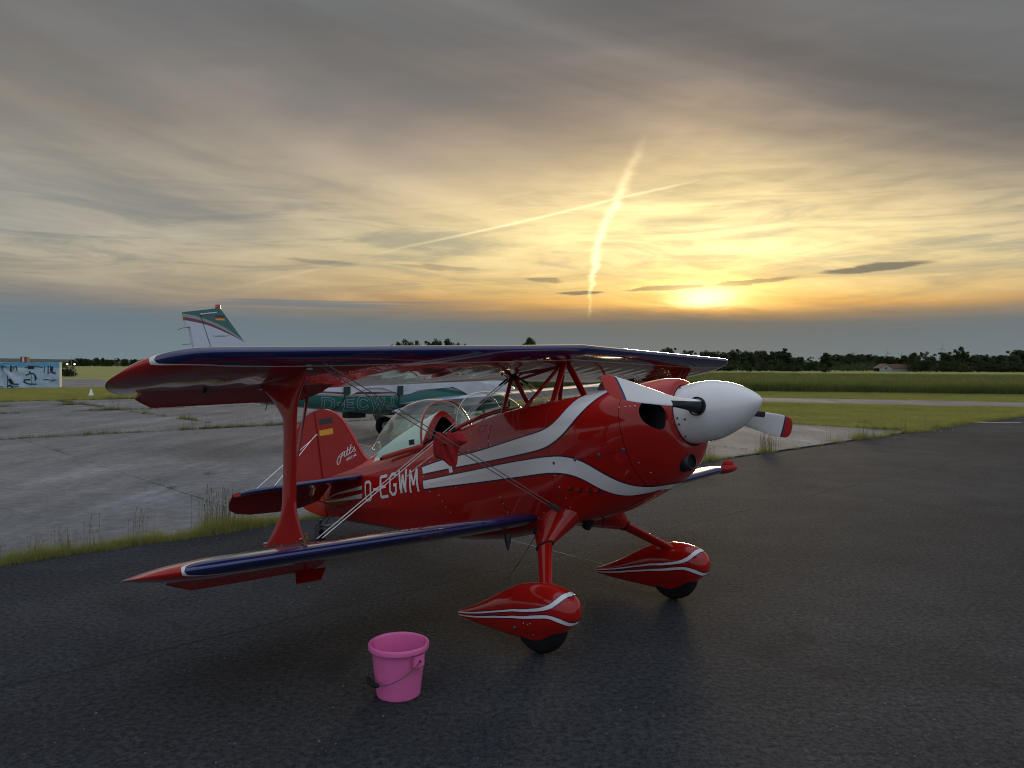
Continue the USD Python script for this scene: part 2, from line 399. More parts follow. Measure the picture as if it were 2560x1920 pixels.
M["bucket"] = paint("pink_plastic", (0.68, 0.135, 0.34), rough=0.38, coat=0.15, dirt=0.25)
M["rust"] = plain("rusty_metal", (0.20, 0.09, 0.045), 0.8, 0.2, var=0.4)
# ------------------------------------------------------------------ the airfield ground
AX, BX = np.array([.7305, .683]), np.array([-.683, .7305])
def ab(a, b):
    a, b = np.asarray(a, float), np.asarray(b, float)
    return a[..., None] * AX + b[..., None] * BX
def wobble(pts, step=.25, amp=.02, seed=0):
    """A polygon's outline resampled and roughened."""
    p = np.asarray(pts, float); out = []
    for i in range(len(p)):
        q, r = p[i], p[(i + 1) % len(p)]
        n = max(1, int(np.linalg.norm(r - q) / step)); out.append(q + (r - q) * np.linspace(0, 1, n, endpoint=False)[:, None])
    p = np.vstack(out)
    n1 = meshkit.fbm(np.column_stack([p * 1.7, np.full(len(p), seed)]), 3, seed) - .5
    n2 = meshkit.fbm(np.column_stack([p * 1.7 + 40, np.full(len(p), seed)]), 3, seed + 5) - .5
    return p + np.stack([n1, n2], 1) * amp * 2
def slab_mesh(poly2, top, depth, bevel=.012):
    """A flat slab with a worn bevelled rim: (outline, heights)."""
    pg = Polygon(poly2).buffer(0)
    if pg.geom_type != "Polygon": pg = max(pg.geoms, key=lambda g: g.area)
    inner = pg.buffer(-bevel, join_style=1)
    if inner.geom_type != "Polygon": inner = max(inner.geoms, key=lambda g: g.area)
    v, f = trimesh.creation.triangulate_polygon(inner, engine="earcut")
    topm = (np.column_stack([v, np.full(len(v), top)]), f)
    o = np.array(inner.exterior.coords)[:-1]; q = np.array(pg.exterior.coords)[:-1]
    from scipy.spatial import cKDTree
    k = cKDTree(q).query(o)[1]
    low = q[k]
    rim = grid(np.stack([np.column_stack([o, np.full(len(o), top)]), np.column_stack([low, np.full(len(o), top - bevel * .8)]), np.column_stack([low, np.full(len(o), top - depth)])], 0), close_v=True)
    t = trimesh.Trimesh(*topm, process=False)
    if t.face_normals[:, 2].mean() < 0: topm = (topm[0], topm[1][:, ::-1])
    r = trimesh.Trimesh(*rim, process=False)
    return join(topm, rim if (r.face_normals[:, 2].mean() > 0) else flipped(rim))

def asphalt_material():
    g = Graph(); p = g.n("geometry", "position")
    big = g.noise(p, .22, 4, .55); mid = g.noise(p, 1.3, 4, .6); fine = g.noise(p, 32, 4, .75); grit = g.noise(p, 120, 2, .6)
    c = g.ramp(big * .55 + mid * .45, [(.30, (.034, .037, .043)), (.5, (.052, .056, .063)), (.7, (.082, .087, .095))])
    c = g.mix(g.rng(fine * .65 + grit * .35, .40, .64), g.mix(1.0, c, (.42, .42, .43), "multiply"), g.mix(1.0, c, (1.75, 1.73, 1.70), "multiply"))
    # pale stones in the surface
    v = g.n("voronoi_texture", "distance", vector=p, scale=38.0, randomness=1.0)
    vc = g.n("voronoi_texture", "color", vector=p, scale=38.0, randomness=1.0)
    vr, vg, vb = [g.n("separate_color", k, color=vc) for k in "rgb"]
    c = g.mix(g.rng(v, .20, .12) * g.rng(vr, .935, .945) * .7, c, g.mix(vg, (.10, .10, .10), (.32, .31, .29)))
    # rolled lanes, oil and water stains, pale scuffs
    x, y, z = g.sep(p)
    lane = x * -.683 + y * .7305 + (g.noise(p, .6, 3, .6) - .5) * .12
    fr = g.m("absolute", g.m("fraction", lane * (1 / 3.9) + 100.35) - .5)
    c = g.mix(g.rng(fr, .006, .0015) * g.rng(mid, .40, .55) * .65, c, (.018, .019, .021))
    c = g.mix(g.rng(g.m("fraction", g.m("floor", lane * (1 / 3.9) + 100.35) * .37), 0, 1, 0, .22), c, g.mix(1.0, c, (.7, .7, .72), "multiply"))
    oil = g.rng(g.noise(p, .75, 5, .62, .9), .60, .72) * .55
    c = g.mix(oil, c, (.018, .019, .022))
    scuff = g.rng(g.noise(g.n("mapping", "vector", vector=p, rotation=(0, 0, .6), scale=(1, 3.2, 1)), 3.1, 4, .7, 1.2), .685, .73) * g.rng(grit, .45, .6) * .5
    c = g.mix(scuff, c, (.17, .17, .165))
    h = g.noise(p, 95, 3, .75) * .45 + g.noise(p, 42, 3, .7) * .8 + g.noise(p, 7, 3, .6) * .6
    b = g.n("bump", "normal", height=h, strength=1.0, distance=.022)
    return g.make("/World/Looks/asphalt", surface=g.n("principled_bsdf", "BSDF", base_color=c, roughness=.92, specular_ior_level=.12, normal=b))
def concrete_material(name, tone):
    g = Graph(); p = g.n("geometry", "position"); rnd = g.n("object_info", "random")
    big = g.noise(p, .28, 5, .6, .6); st = g.noise(g.n("mapping", "vector", vector=p, rotation=(0, 0, -.8), scale=(.9, .16, 1)), 1.6, 5, .62, .5); fine = g.noise(p, 38, 4, .7)
    c = g.ramp(big * .5 + st * .5, [(.33, tuple(.50 * v for v in tone)), (.46, tuple(.84 * v for v in tone)), (.55, tone), (.66, tuple(1.45 * v for v in tone))])
    k = g.rng(rnd, 0, 1, .9, 1.1)
    c = g.mix(1.0, c, g.n("combine_color", "color", r=k, g=k, b=k), "multiply")
    c = g.mix(g.rng(fine, .40, .7) * .55, g.mix(1.0, c, (.82, .82, .82), "multiply"), g.mix(1.0, c, (1.16, 1.15, 1.13), "multiply"))
    mot = g.noise(p, 7.0, 5, .68)
    c = g.mix(g.rng(mot, .38, .66), g.mix(1.0, c, (.80, .80, .81), "multiply"), g.mix(1.0, c, (1.18, 1.17, 1.15), "multiply"))
    stain = g.noise(p, .9, 4, .6, .8)
    c = g.mix(g.rng(stain, .60, .74) * .5, c, tuple(.45 * v for v in tone))
    fleck = g.rng(g.noise(p, 46, 2, .5), .66, .72) * .55
    c = g.mix(fleck, c, (.50, .49, .47))
    b = g.n("bump", "normal", height=fine * .7 + g.noise(p, 6, 4, .6) * .6, strength=.35, distance=.01)
    return g.make(f"/World/Looks/{name}", surface=g.n("principled_bsdf", "BSDF", base_color=c, roughness=.88, specular_ior_level=.12, normal=b))
def field_material(name, c0, c1, c2):
    g = Graph(); p = g.n("geometry", "position")
    n = g.noise(p, .18, 5, .6) * .5 + g.noise(p, 2.2, 4, .65) * .3 + g.noise(p, 14, 3, .6) * .2
    c = g.ramp(n, [(.34, c0), (.5, c1), (.66, c2)])
    b = g.n("bump", "normal", height=g.noise(p, 16, 4, .7), strength=.8, distance=.05)
    return g.make(f"/World/Looks/{name}", surface=g.n("principled_bsdf", "BSDF", base_color=c, roughness=1.0, specular_ior_level=.0, normal=b))
M["asphalt"] = asphalt_material()
M["concrete"] = concrete_material("concrete", (.25, .245, .245))
M["concrete2"] = concrete_material("runway_concrete", (.27, .26, .25))
M["field"] = field_material("meadow", (.23, .23, .085), (.34, .33, .125), (.44, .40, .19))
M["soil"] = field_material("joint_soil", (.022, .021, .016), (.036, .034, .026), (.055, .05, .038))
# the meadow: one sheet to the horizon, gently uneven far away
def ground_sheet():
    r = np.concatenate([np.linspace(0, 60, 13), np.geomspace(75, 9000, 26)]); a = np.linspace(0, 2 * np.pi, 97)[:-1]
    R_, A_ = np.meshgrid(r, a, indexing="ij")
    P = np.stack([R_ * np.cos(A_), R_ * np.sin(A_), np.full_like(R_, -.055)], -1)
    P[..., 2] += (meshkit.fbm(np.stack([P[..., 0] * .004, P[..., 1] * .004, P[..., 0] * 0], -1), 3) - .5) * np.clip((R_ - 300) / 1500, 0, 1) * 1.5 - np.clip((R_ - 300) / 1500, 0, 1) * .8
    m = grid(P, close_v=True)
    return m if trimesh.Trimesh(*m, process=False).face_normals[:, 2].mean() > 0 else flipped(m)
solo("ground", ground_sheet(), M["field"], kind="structure", smooth=True)
E_B = 7.22                                            # the asphalt's edge
edge_a = np.arange(-60, 110, .3)
wob = (meshkit.fbm(np.stack([edge_a * .9, edge_a * 0, edge_a * 0], -1), 4, 3) - .5) * .22
edge = ab(edge_a, E_B + wob)
asp = np.vstack([edge, ab([110., -60.], [-70., -70.])])
solo("asphalt_apron", slab_mesh(asp, 0.0, .3, .025), M["asphalt"], kind="structure", smooth=False)
APRON = thing("concrete_apron", None, None, kind="structure")
ROWS = [(7.42, 19.1, 3.6), (19.165, 28.89, 8.4), (28.96, 33.49, 8.4), (33.56, 37.7, 8.4)]
k_ = 0
for b0, b1, a0 in ROWS:
    cuts = sorted(set([a0 + 10 * i for i in range(-5, 3) if a0 + 10 * i < 20.3] + [20.8]))
    for u, v in zip(cuts[:-1], cuts[1:]):
        k_ += 1
        gp_ = .0035 if b0 < 10 else .014
        o = wobble(ab([u + gp_, v - gp_, v - gp_, u + gp_], [b0, b0, b1, b1]), .3, .018 if b0 > 10 else .006, k_)
        part(APRON, "slab", slab_mesh(o, float(RNG.uniform(-.006, .004)), .16, .014), M["concrete"], False)
solo("joint_soil", slab_mesh(ab([-46., 20.9, 20.9, -46.], [7.2, 7.2, 37.8, 37.8]), -.014, .03, .01), M["soil"], kind="structure", smooth=False)
# far taxiway (left) and the narrow strip beyond the grass (right)
TAXI = [(-46., 58.2), (17.5, 58.6), (24., 90.), (-46., 90.)]
solo("far_taxiway", slab_mesh(wobble([ab(*q) for q in TAXI], .8, .10, 31), -.012, .1, .02), M["concrete2"], kind="structure", smooth=False)
sd = np.array([.937, -.349]); sn = np.array([.349, .937])
s0 = np.array([11.52, 35.65])
STRIP = [s0 + sd * -12, s0 + sd * 70, s0 + sd * 70 + sn * 5.8, s0 + sd * -12 + sn * 5.8]
solo("runway_strip", slab_mesh(wobble(STRIP, .8, .08, 32), -.014, .1, .02), M["concrete2"], kind="structure", smooth=False)
PAINTM = plain("worn_white_marking", (.55, .55, .53), .8, var=.4, scale=6)
q = np.array([(13.6, 22.9), (14.95, 22.62), (15.0, 22.78), (13.7, 23.08)])
solo("painted_marking", (np.column_stack([q, np.full(4, .004)]), np.array([[0, 1, 2], [0, 2, 3]])), PAINTM, "short worn white paint mark on the dark asphalt at the right", "road marking", smooth=False)
# ------------------------------------------------------------------ the red biplane: shapes in its own frame (x forward from the spinner tip, y to its left, z up)
HEADING, NOSE_UP = math.radians(43.2), math.radians(12.9)
PLANE_O = np.array([1.345, 4.16, 1.426])
_f = np.array([math.cos(HEADING), -math.sin(HEADING), 0]); _l = np.array([math.sin(HEADING), math.cos(HEADING), 0]); _u = np.array([0, 0, 1.0])
PLANE_R = np.stack([_f * math.cos(NOSE_UP) + _u * math.sin(NOSE_UP), _l, -_f * math.sin(NOSE_UP) + _u * math.cos(NOSE_UP)], 1)
PLANE_M = np.eye(4); PLANE_M[:3, :3] = PLANE_R; PLANE_M[:3, 3] = PLANE_O

def _ring(w, ht, hb, n=2.0):
    a = np.radians([90, 56, 22, -8, -36, -64, -90])
    y = w * np.abs(np.cos(a)) ** (2 / n); z = np.where(a > 0, ht, hb) * np.sign(np.sin(a)) * np.abs(np.sin(a)) ** (2 / n)
    y[[0, -1]] = 0
    return np.stack([y, z], 1)
# stations: x, seven points from the crown to the keel (half width, height), roundness
STATIONS = [
    (-0.452, _ring(.181, .181, .184), 1), (-0.460, _ring(.216, .206, .232), 1), (-0.485, _ring(.262, .220, .282), 1), (-0.525, _ring(.300, .232, .325, 2.05), 1),
    (-0.59, _ring(.326, .240, .370, 2.1), 1), (-0.70, _ring(.345, .245, .415, 2.15), 1), (-0.84, _ring(.354, .249, .462, 2.2), 1), (-1.0, _ring(.355, .252, .505, 2.25), .95),
    (-1.28, np.array([(0, .257), (.20, .235), (.315, .10), (.338, -.11), (.325, -.31), (.20, -.50), (0, -.545)]), .8),
    (-1.7, np.array([(0, .280), (.19, .250), (.30, .09), (.315, -.12), (.295, -.31), (.18, -.53), (0, -.58)]), .5),
    (-2.05, np.array([(0, .262), (.218, .218), (.290, .08), (.305, -.125), (.283, -.305), (.17, -.545), (0, -.60)]), .3),
    (-2.4, np.array([(0, .205), (.240, .185), (.278, .06), (.292, -.125), (.266, -.295), (.158, -.53), (0, -.585)]), .2),
    (-2.6, np.array([(0, .165), (.235, .158), (.266, .05), (.280, -.125), (.252, -.29), (.148, -.51), (0, -.56)]), .2),
    (-3.1, np.array([(0, .142), (.178, .136), (.208, .04), (.220, -.115), (.194, -.265), (.108, -.435), (0, -.48)]), .2),
    (-3.6, np.array([(0, .122), (.105, .118), (.126, .03), (.133, -.10), (.117, -.225), (.065, -.345), (0, -.385)]), .2),
    (-4.0, np.array([(0, .106), (.050, .102), (.062, .02), (.066, -.09), (.058, -.185), (.034, -.27), (0, -.31)]), .25),
    (-4.27, np.array([(0, .095), (.014, .092), (.018, .02), (.020, -.08), (.018, -.155), (.012, -.225), (0, -.25)]), .25),
]
_sx = np.array([s[0] for s in STATIONS])[::-1]
_sp = PchipInterpolator(_sx, np.array([s[1] for s in STATIONS])[::-1])
_sr = PchipInterpolator(_sx, np.array([s[2] for s in STATIONS], float)[::-1])
def fus(x, t):
    """Starboard fuselage skin: x along the body, t from 0 (crown) to 6 (keel)."""
    x, t = np.broadcast_arrays(np.asarray(x, float), np.asarray(t, float))
    sh = x.shape; x, t = x.ravel(), np.clip(t.ravel(), 0, 6)
    C = _sp(x)                                             # n, 7, 2
    ext = np.concatenate([C[:, 1:2] * [-1, 1], C, C[:, 5:6] * [-1, 1]], 1)
    i = np.minimum(t.astype(int), 5); u = (t - i)[:, None]; k = np.arange(len(x))
    p0, p1, p2, p3 = ext[k, i], ext[k, i + 1], ext[k, i + 2], ext[k, i + 3]
    lin = p1 + (p2 - p1) * u
    cat = 0.5 * (2 * p1 + (p2 - p0) * u + (2 * p0 - 5 * p1 + 4 * p2 - p3) * u ** 2 + (3 * p1 - p0 - 3 * p2 + p3) * u ** 3)
    r = _sr(x)[:, None]
    p = lin + (cat - lin) * r
    return np.stack([x, -p[:, 0], p[:, 1]], -1).reshape(sh + (3,))
def fus_n(x, t):
    e = 1e-3
    a = fus(np.asarray(x) + e, t) - fus(np.asarray(x) - e, t); b = fus(x, np.asarray(t) + e) - fus(x, np.asarray(t) - e)
    n = np.cross(a, b); n /= np.linalg.norm(n, axis=-1, keepdims=True) + 1e-12
    c = fus(x, t); s = np.sign((n[..., 1] * c[..., 1] + n[..., 2] * (c[..., 2] + .1)))
    return n * np.where(s == 0, 1, s)[..., None]
_tt = np.linspace(0.6, 5.8, 261)
def fus_t(x, z):
    """t of the side point at (x, z)."""
    x, z = np.broadcast_arrays(np.asarray(x, float), np.asarray(z, float))
    return np.array([np.interp(-zz, -fus(xx, _tt)[:, 2], _tt) for xx, zz in zip(x.ravel(), z.ravel())]).reshape(x.shape)
def on_side(xz, off=0.002):
    """Points (x, z) of the side view, laid on the starboard skin."""
    xz = np.asarray(xz, float); t = fus_t(xz[..., 0], xz[..., 1])
    return fus(xz[..., 0], t) + off * fus_n(xz[..., 0], t)
# ------------------------------------------------------------------ the red biplane: parts
PITTS = thing("biplane", "small red aerobatic biplane with white nose cone and white and navy side stripes", "aircraft", matrix=PLANE_M)
SEAM = -0.70
def skin(x0, x1, nx, t0=0.0, t1=6.0, nt=121, sides=(1, -1), off=0.0, xs=None):
    xs = np.linspace(x0, x1, nx) if xs is None else xs
    X, Tm = np.meshgrid(xs, np.linspace(t0, t1, nt), indexing="ij")
    P = fus(X, Tm)
    if off: P = P + off * fus_n(X, Tm)
    star = grid(P)
    return [star if s == 1 else mirror_y(star) for s in sides]
def xt_poly(px, pt, off, n=18):
    """A decal bounded by a polygon in (x, t)."""
    v, f = flat_poly(Polygon(np.column_stack([px, np.asarray(pt) * 0.1])), 0.02)
    return fus(v[:, 0], v[:, 1] * 10) + off * fus_n(v[:, 0], v[:, 1] * 10), f
def both(m):
    return [m, mirror_y(m)]

# --- body: nose bowl, fuselage with the cockpit cut open
cut0, cut1 = -2.15, -2.56
body = skin(SEAM - 0.0035, cut0, 60) + skin(cut0, cut1, 22, 1.0, 6.0, 101) + skin(cut1, -4.27, 70)
FUS = part(PITTS, "fuselage", join(*body), M["red"], 28)
inlet_x = np.array([-.577, -.565, -.512, -.470, -.468, -.482, -.517, -.56]); inlet_t = np.array([2.32, 1.97, 1.95, 2.25, 2.90, 3.2, 3.02, 2.67])
inlet = smooth_curve(np.column_stack([inlet_x, inlet_t * .1]), 60, True)
_ip = Polygon(inlet).buffer(0)
bow_x = np.concatenate([np.linspace(-.452, -.50, 25), np.linspace(-.50, -.60, 26)[1:], np.linspace(-.60, SEAM, 14)[1:]])
X, Tm = np.meshgrid(bow_x, np.linspace(0, 6, 181), indexing="ij")
from shapely import contains_xy, distance as sh_dist, points as sh_points
bv, bf = grid(fus(X, Tm))
cen = np.column_stack([X.ravel(), Tm.ravel() * .1])
inside = contains_xy(_ip, cen[:, 0], cen[:, 1])
bf = bf[~inside[bf].all(1)]
# pull the rim of the hole onto its smooth outline
rimv = inside & np.isin(np.arange(len(bv)), bf)
for k in np.where(rimv)[0]:
    q = inlet[np.argmin(((inlet - cen[k]) ** 2).sum(1))]
    bv[k] = fus(q[0], q[1] * 10)
star = (bv, bf)
lip = lathe([(-.452, .1815), (-.450, .179), (-.455, .175), (-.50, .172)], sides=72)
COWL = part(PITTS, "cowling", join(star, mirror_y(star), lip), M["red"], 30)
qi = fus(inlet[:, 0], inlet[:, 1] * 10); ni = fus_n(inlet[:, 0], inlet[:, 1] * 10)
deep = np.array([-0.10, 0, 0])
duct = grid(np.stack([qi, qi * [1, .93, .93] - ni * .012 + deep * .2, qi * [1, .9, .85] + deep * 1.3], 0), close_v=True)
core = (qi * [1, .9, .85] + deep * 1.3); cc = core.mean(0)
plug = (np.vstack([core, cc]), np.array([[i, (i + 1) % 60, 60] for i in range(60)]))
for s in (1, -1):
    a = join(duct, plug)
    D = part(COWL, "air_inlet", a if s == 1 else mirror_y(a), M["black"], 60)
    fin_ = [box((cc[0] - .012, cc[1] - .030, z - .003), (cc[0] + .012, cc[1] + .035, z + .003)) for z in np.linspace(-.03, .07, 6)]
    parts(COWL, "cooling_fin", [f if s == 1 else mirror_y(f) for f in fin_], M["darkmetal"], False)
# carburettor intake pipe under the nose bowl
pipe_o = fus(-.478, 5.42); pdir = np.array([.86, -.12, -.05]); pdir /= np.linalg.norm(pdir)
def ring_pipe(o, d, prof, sides=28):
    a = np.cross(d, [0, 0, 1]); a /= np.linalg.norm(a); b = np.cross(d, a); k = np.arange(sides) * 2 * np.pi / sides
    return grid(np.array([o + d * s + r * (np.cos(k)[:, None] * a + np.sin(k)[:, None] * b) for s, r in prof]), close_v=True)
part(COWL, "intake_pipe", ring_pipe(pipe_o, pdir, [(-.10, .044), (.028, .044), (.031, .042), (.028, .038), (.014, .037)]), M["darkmetal"], 40)
part(COWL, "intake_bore", ring_pipe(pipe_o, pdir, [(.028, .0375), (.012, .037), (.012, .001)]), M["black"], 40)
part(COWL, "intake_collar", ring_pipe(pipe_o, pdir, [(-.06, .058), (.004, .056), (.006, .050), (.0, .046)]), M["black"], 40)

# --- painted stripes on the sides (white with navy edge lines)
S_UT = [(-2.552, 2.317), (-2.365, 2.27), (-2.181, 2.27), (-2.005, 2.30), (-1.85, 2.29), (-1.586, 2.24), (-1.40, 2.21), (-1.313, 2.19), (-1.233, 2.11), (-1.165, 1.93), (-1.125, 1.70), (-1.09, 1.38), (-1.063, .95), (-1.034, .52), (-1.012, .28), (-.99, 0)]
S_UB = [(-2.546, 2.583), (-2.189, 2.617), (-1.799, 2.667), (-1.60, 2.683), (-1.468, 2.69), (-1.38, 2.69), (-1.299, 2.67), (-1.218, 2.60), (-1.13, 2.465), (-1.049, 2.24), (-.985, 1.96), (-.935, 1.64), (-.885, 1.25), (-.845, .9), (-.812, .5), (-.795, 0)]
S_LT = [(-2.552, 2.867), (-2.203, 2.868), (-1.821, 2.868), (-1.556, 2.884), (-1.461, 2.905), (-1.335, 2.937), (-1.225, 3.0), (-1.137, 3.10), (-1.041, 3.285), (-.968, 3.49), (-.894, 3.80), (-.835, 4.13), (-.777, 4.48), (-.718, 4.82), (-.674, 5.09), (-.644, 5.29), (-.615, 5.55), (-.60, 6)]
S_LB = [(-2.56, 3.205), (-2.225, 3.252), (-1.843, 3.315), (-1.586, 3.365), (-1.483, 3.383), (-1.358, 3.405), (-1.255, 3.452), (-1.172, 3.53), (-1.10, 3.65), (-1.034, 3.825), (-.968, 4.11), (-.912, 4.43), (-.857, 4.73), (-.80, 4.96), (-.754, 5.13), (-.71, 5.31), (-.674, 5.50), (-.655, 6)]
def xt_curve(pts, n):
    return np.clip(smooth_curve(np.asarray(pts) * [1, .12], n) / [1, .12], [-9, 0], [9, 6])
def shift(c, other, d):
    """Moves an (x, t) curve by d metres over the skin, away from the other edge."""
    P, Q = fus(c[:, 0], c[:, 1]), fus(other[:, 0], other[:, 1])
    tan = np.gradient(P, axis=0); tan /= np.linalg.norm(tan, axis=1, keepdims=True) + 1e-12
    n = np.cross(fus_n(c[:, 0], c[:, 1]), tan); n /= np.linalg.norm(n, axis=1, keepdims=True) + 1e-12
    n *= np.sign(((P - Q) * n).sum(1))[:, None]
    e = 1e-3
    Px = (fus(c[:, 0] + e, c[:, 1]) - fus(c[:, 0] - e, c[:, 1])) / (2 * e); Pt = (fus(c[:, 0], np.clip(c[:, 1] + e, 0, 6)) - fus(c[:, 0], np.clip(c[:, 1] - e, 0, 6))) / (2 * e)
    out = c.copy()
    for i in range(len(c)):
        s, *_ = np.linalg.lstsq(np.stack([Px[i], Pt[i]], 1), n[i] * d, rcond=None)
        out[i] += np.clip(s, -.05, .4)
    out[:, 1] = np.clip(out[:, 1], 0, 6)
    return out
def ribbon(a, b, off, m=16):
    w = np.linspace(0, 1, m)[None, :, None]
    C = a[:, None] * (1 - w) + b[:, None] * w
    return grid(fus(C[..., 0], C[..., 1]) + off * fus_n(C[..., 0], C[..., 1]))
def stripe(top, bot, edge=.009, n=150, ends=True):
    a, b = xt_curve(top, n), xt_curve(bot, n)
    ea, eb = shift(a, b, edge), shift(b, a, edge)
    if ends:
        ea[0, 0] -= edge; eb[0, 0] -= edge
    return ribbon(a, b, .0030), ribbon(ea, eb, .0016)
for top, bot in ((S_UT, S_UB), (S_LT, S_LB)):
    w, e = stripe(top, bot)
    for mir in (False, True):
        part(FUS, "white_stripe", mirror_y(w) if mir else w, M["white"], 40)
        part(FUS, "stripe_border", mirror_y(e) if mir else e, M["navyline"], 40)
for top, bot in (([(-4.2, 3.0), (-4.0, 2.72), (-3.75, 2.62), (-3.49, 2.55)], [(-4.2, 3.03), (-4.0, 2.835), (-3.75, 2.80), (-3.505, 2.785)]), ([(-4.26, 3.42), (-4.0, 3.25), (-3.75, 3.12), (-3.505, 3.017)], [(-4.26, 3.47), (-4.0, 3.415), (-3.75, 3.36), (-3.53, 3.317)])):
    w, e = stripe(top, bot, .004, 60)
    for mir in (False, True):
        part(FUS, "tail_stripe", mirror_y(w) if mir else w, M["white"], 40)

# --- registration letters
def strokes(paths, w, cap="square"):
    return unary_union([LineString(p).buffer(w / 2, cap_style={"square": 3, "flat": 2, "round": 1}[cap], join_style=2 if cap != "round" else 1) for p in paths])
W = .22
GLYPH = {
    "D": ([[(.11, .05), (.11, .95)], [(.11, .94), (.66, .94), (.89, .82), (.89, .18), (.66, .06), (.11, .06)]], .2),
    "-": ([[(.0, .5), (1., .5)]], 1.0),
    "E": ([[(.11, .05), (.11, .95)], [(.11, .94), (.95, .94)], [(.11, .5), (.78, .5)], [(.11, .06), (.95, .06)]], .2),
    "G": ([[(.90, .84), (.66, .94), (.36, .94), (.12, .80), (.12, .20), (.36, .06), (.66, .06), (.88, .20), (.88, .46), (.55, .46)]], .2),
    "W": ([[(.09, 1.0), (.26, .06)], [(.26, .06), (.50, .80)], [(.50, .80), (.74, .06)], [(.74, .06), (.91, 1.0)]], .185),
    "M": ([[(.09, 0.0), (.11, .94)], [(.11, .94), (.5, .30)], [(.5, .30), (.89, .94)], [(.89, .94), (.91, 0.0)]], .185)}
QUADS = {"D": [(-3.439, -.012), (-3.318, -.012), (-3.352, -.179), (-3.476, -.179)], "-": [(-3.297, -.083), (-3.196, -.083), (-3.203, -.106), (-3.300, -.106)],
         "E": [(-3.167, .004), (-3.040, .004), (-3.068, -.176), (-3.204, -.176)], "G": [(-3.014, .006), (-2.897, .006), (-2.926, -.170), (-3.049, -.170)],
         "W": [(-2.874, .011), (-2.748, .011), (-2.770, -.171), (-2.902, -.171)], "M": [(-2.720, .008), (-2.606, .008), (-2.622, -.171), (-2.748, -.171)]}
for ch in "D-EGWM":
    tl, tr, br, bl = [np.array(q) for q in QUADS[ch]]
    paths, w = GLYPH[ch]
    if ch == "-":
        shp = sbox(0, 0, 1, 1)
    else:
        asp = np.linalg.norm(tr - tl) / np.linalg.norm(tl - bl)     # build in true proportions so that strokes keep one width
        shp = strokes([[(x * asp, y) for x, y in p] for p in paths], w * asp, "flat").intersection(sbox(0, 0, asp, 1))
        shp = unary_union([shp])
        from shapely import affinity
        shp = affinity.scale(shp, 1 / asp, 1, origin=(0, 0))
    v, f = flat_poly(shp, .12)
    u, vv = v[:, :1], v[:, 1:]
    P = (bl * (1 - u) + br * u) * (1 - vv) + (tl * (1 - u) + tr * u) * vv
    part(FUS, "registration_letter", (on_side(P, .0022), f), M["white"], 60)
    # the other side reads nose to tail, so each letter is turned round there
    P2 = (br * (1 - u) + bl * u) * (1 - vv) + (tr * (1 - u) + tl * u) * vv
    c2 = {"D": "M", "-": "-", "E": "W", "G": "G", "W": "E", "M": "D"}[ch]
    o = [np.array(q) for q in QUADS[c2]] if c2 != "-" else [tl, tr, br, bl]
    P2 = (o[2] * (1 - u) + o[3] * u) * (1 - vv) + (o[1] * (1 - u) + o[0] * u) * vv
    part(FUS, "registration_letter", mirror_y((on_side(P2, .0022), f[:, ::-1])), M["white"], 60)

# --- small things on the skin: fasteners, vents, doors, seams
def studs(xt, r=.005, h=.003, seg=10):
    out = []
    for x, t in xt:
        o, n = fus(x, t), fus_n(x, t); a = np.cross(n, [1, 0, .01]); a /= np.linalg.norm(a); b = np.cross(n, a); k = np.arange(seg) * 2 * np.pi / seg
        c = np.cos(k)[:, None] * a + np.sin(k)[:, None] * b
        out.append((np.vstack([o + r * c, o + .7 * r * c + h * n, [o + h * n]]), np.array([[i, (i + 1) % seg, seg + i] for i in range(seg)] + [[(i + 1) % seg, seg + (i + 1) % seg, seg + i] for i in range(seg)] + [[seg + i, seg + (i + 1) % seg, 2 * seg] for i in range(seg)])))
    return join(*out)
scr = [(-2.409, 3.583), (-2.387, 3.85), (-2.372, 4.083), (-2.35, 4.25), (-1.784, 3.95), (-1.784, 4.167), (-1.784, 4.417), (-1.681, 4.567), (-1.622, 4.767), (-1.534, 4.733), (-1.461, 4.6), (-1.247, 3.55), (-1.233, 3.917), (-1.225, 4.283), (-1.233, 4.583),
       (-1.806, 1.383), (-1.814, 1.7), (-1.806, 2.05), (-1.777, 2.533), (-1.80, 2.9), (-1.79, 3.4), (-2.005, 1.5), (-.629, 4.417), (-.659, 3.9), (-.66, 2.0), (-.63, 2.02), (-.60, 2.04), (-.70, 1.98)]
scr += [(-2.56 + .11 * k, 2.20) for k in range(8)] + [(-2.545, 2.70), (-2.5, 3.36), (-2.2, 3.36)]
s_ = studs(scr)
part(FUS, "fastener", join(*both(s_)), M["metal"], 30, kind="stuff")
for xt in ((-.887, 3.30), (-.718, 3.383), (-1.233, 3.183), (-1.063, 3.25)):
    pair(FUS, "quarter_turn_fastener", studs([xt], .013, .004, 16), M["darkmetal"], 30)
def line_on(pts, r=.0016):
    c = xt_curve(pts, 120)
    return tube(fus(c[:, 0], c[:, 1]) + .0006 * fus_n(c[:, 0], c[:, 1]), r, 6, False)
for pts in ([(-1.805, 1.25), (-1.81, 2.0), (-1.79, 3.0), (-1.785, 4.5)], [(-1.275, 1.2), (-1.27, 2.1), (-1.262, 3.2), (-1.25, 4.6)], [(-.70, 3.38), (-.90, 3.30), (-1.25, 3.18)], [(-1.262, 3.13), (-1.06, 3.31), (-1.045, 3.27)]):
    s_ = line_on(pts)
    pair(FUS, "panel_seam", s_, M["seam"], 60)
dr = np.array([(-1.936, 1.29), (-1.928, 1.56), (-1.868, 1.59), (-1.860, 1.32)])
dp = np.vstack([dr, dr[:1]]); dcurve = np.vstack([np.linspace(dp[i], dp[i + 1], 8) for i in range(4)])
s_ = tube(fus(dcurve[:, 0], dcurve[:, 1]) + .0003 * fus_n(dcurve[:, 0], dcurve[:, 1]), .0013, 6, False)
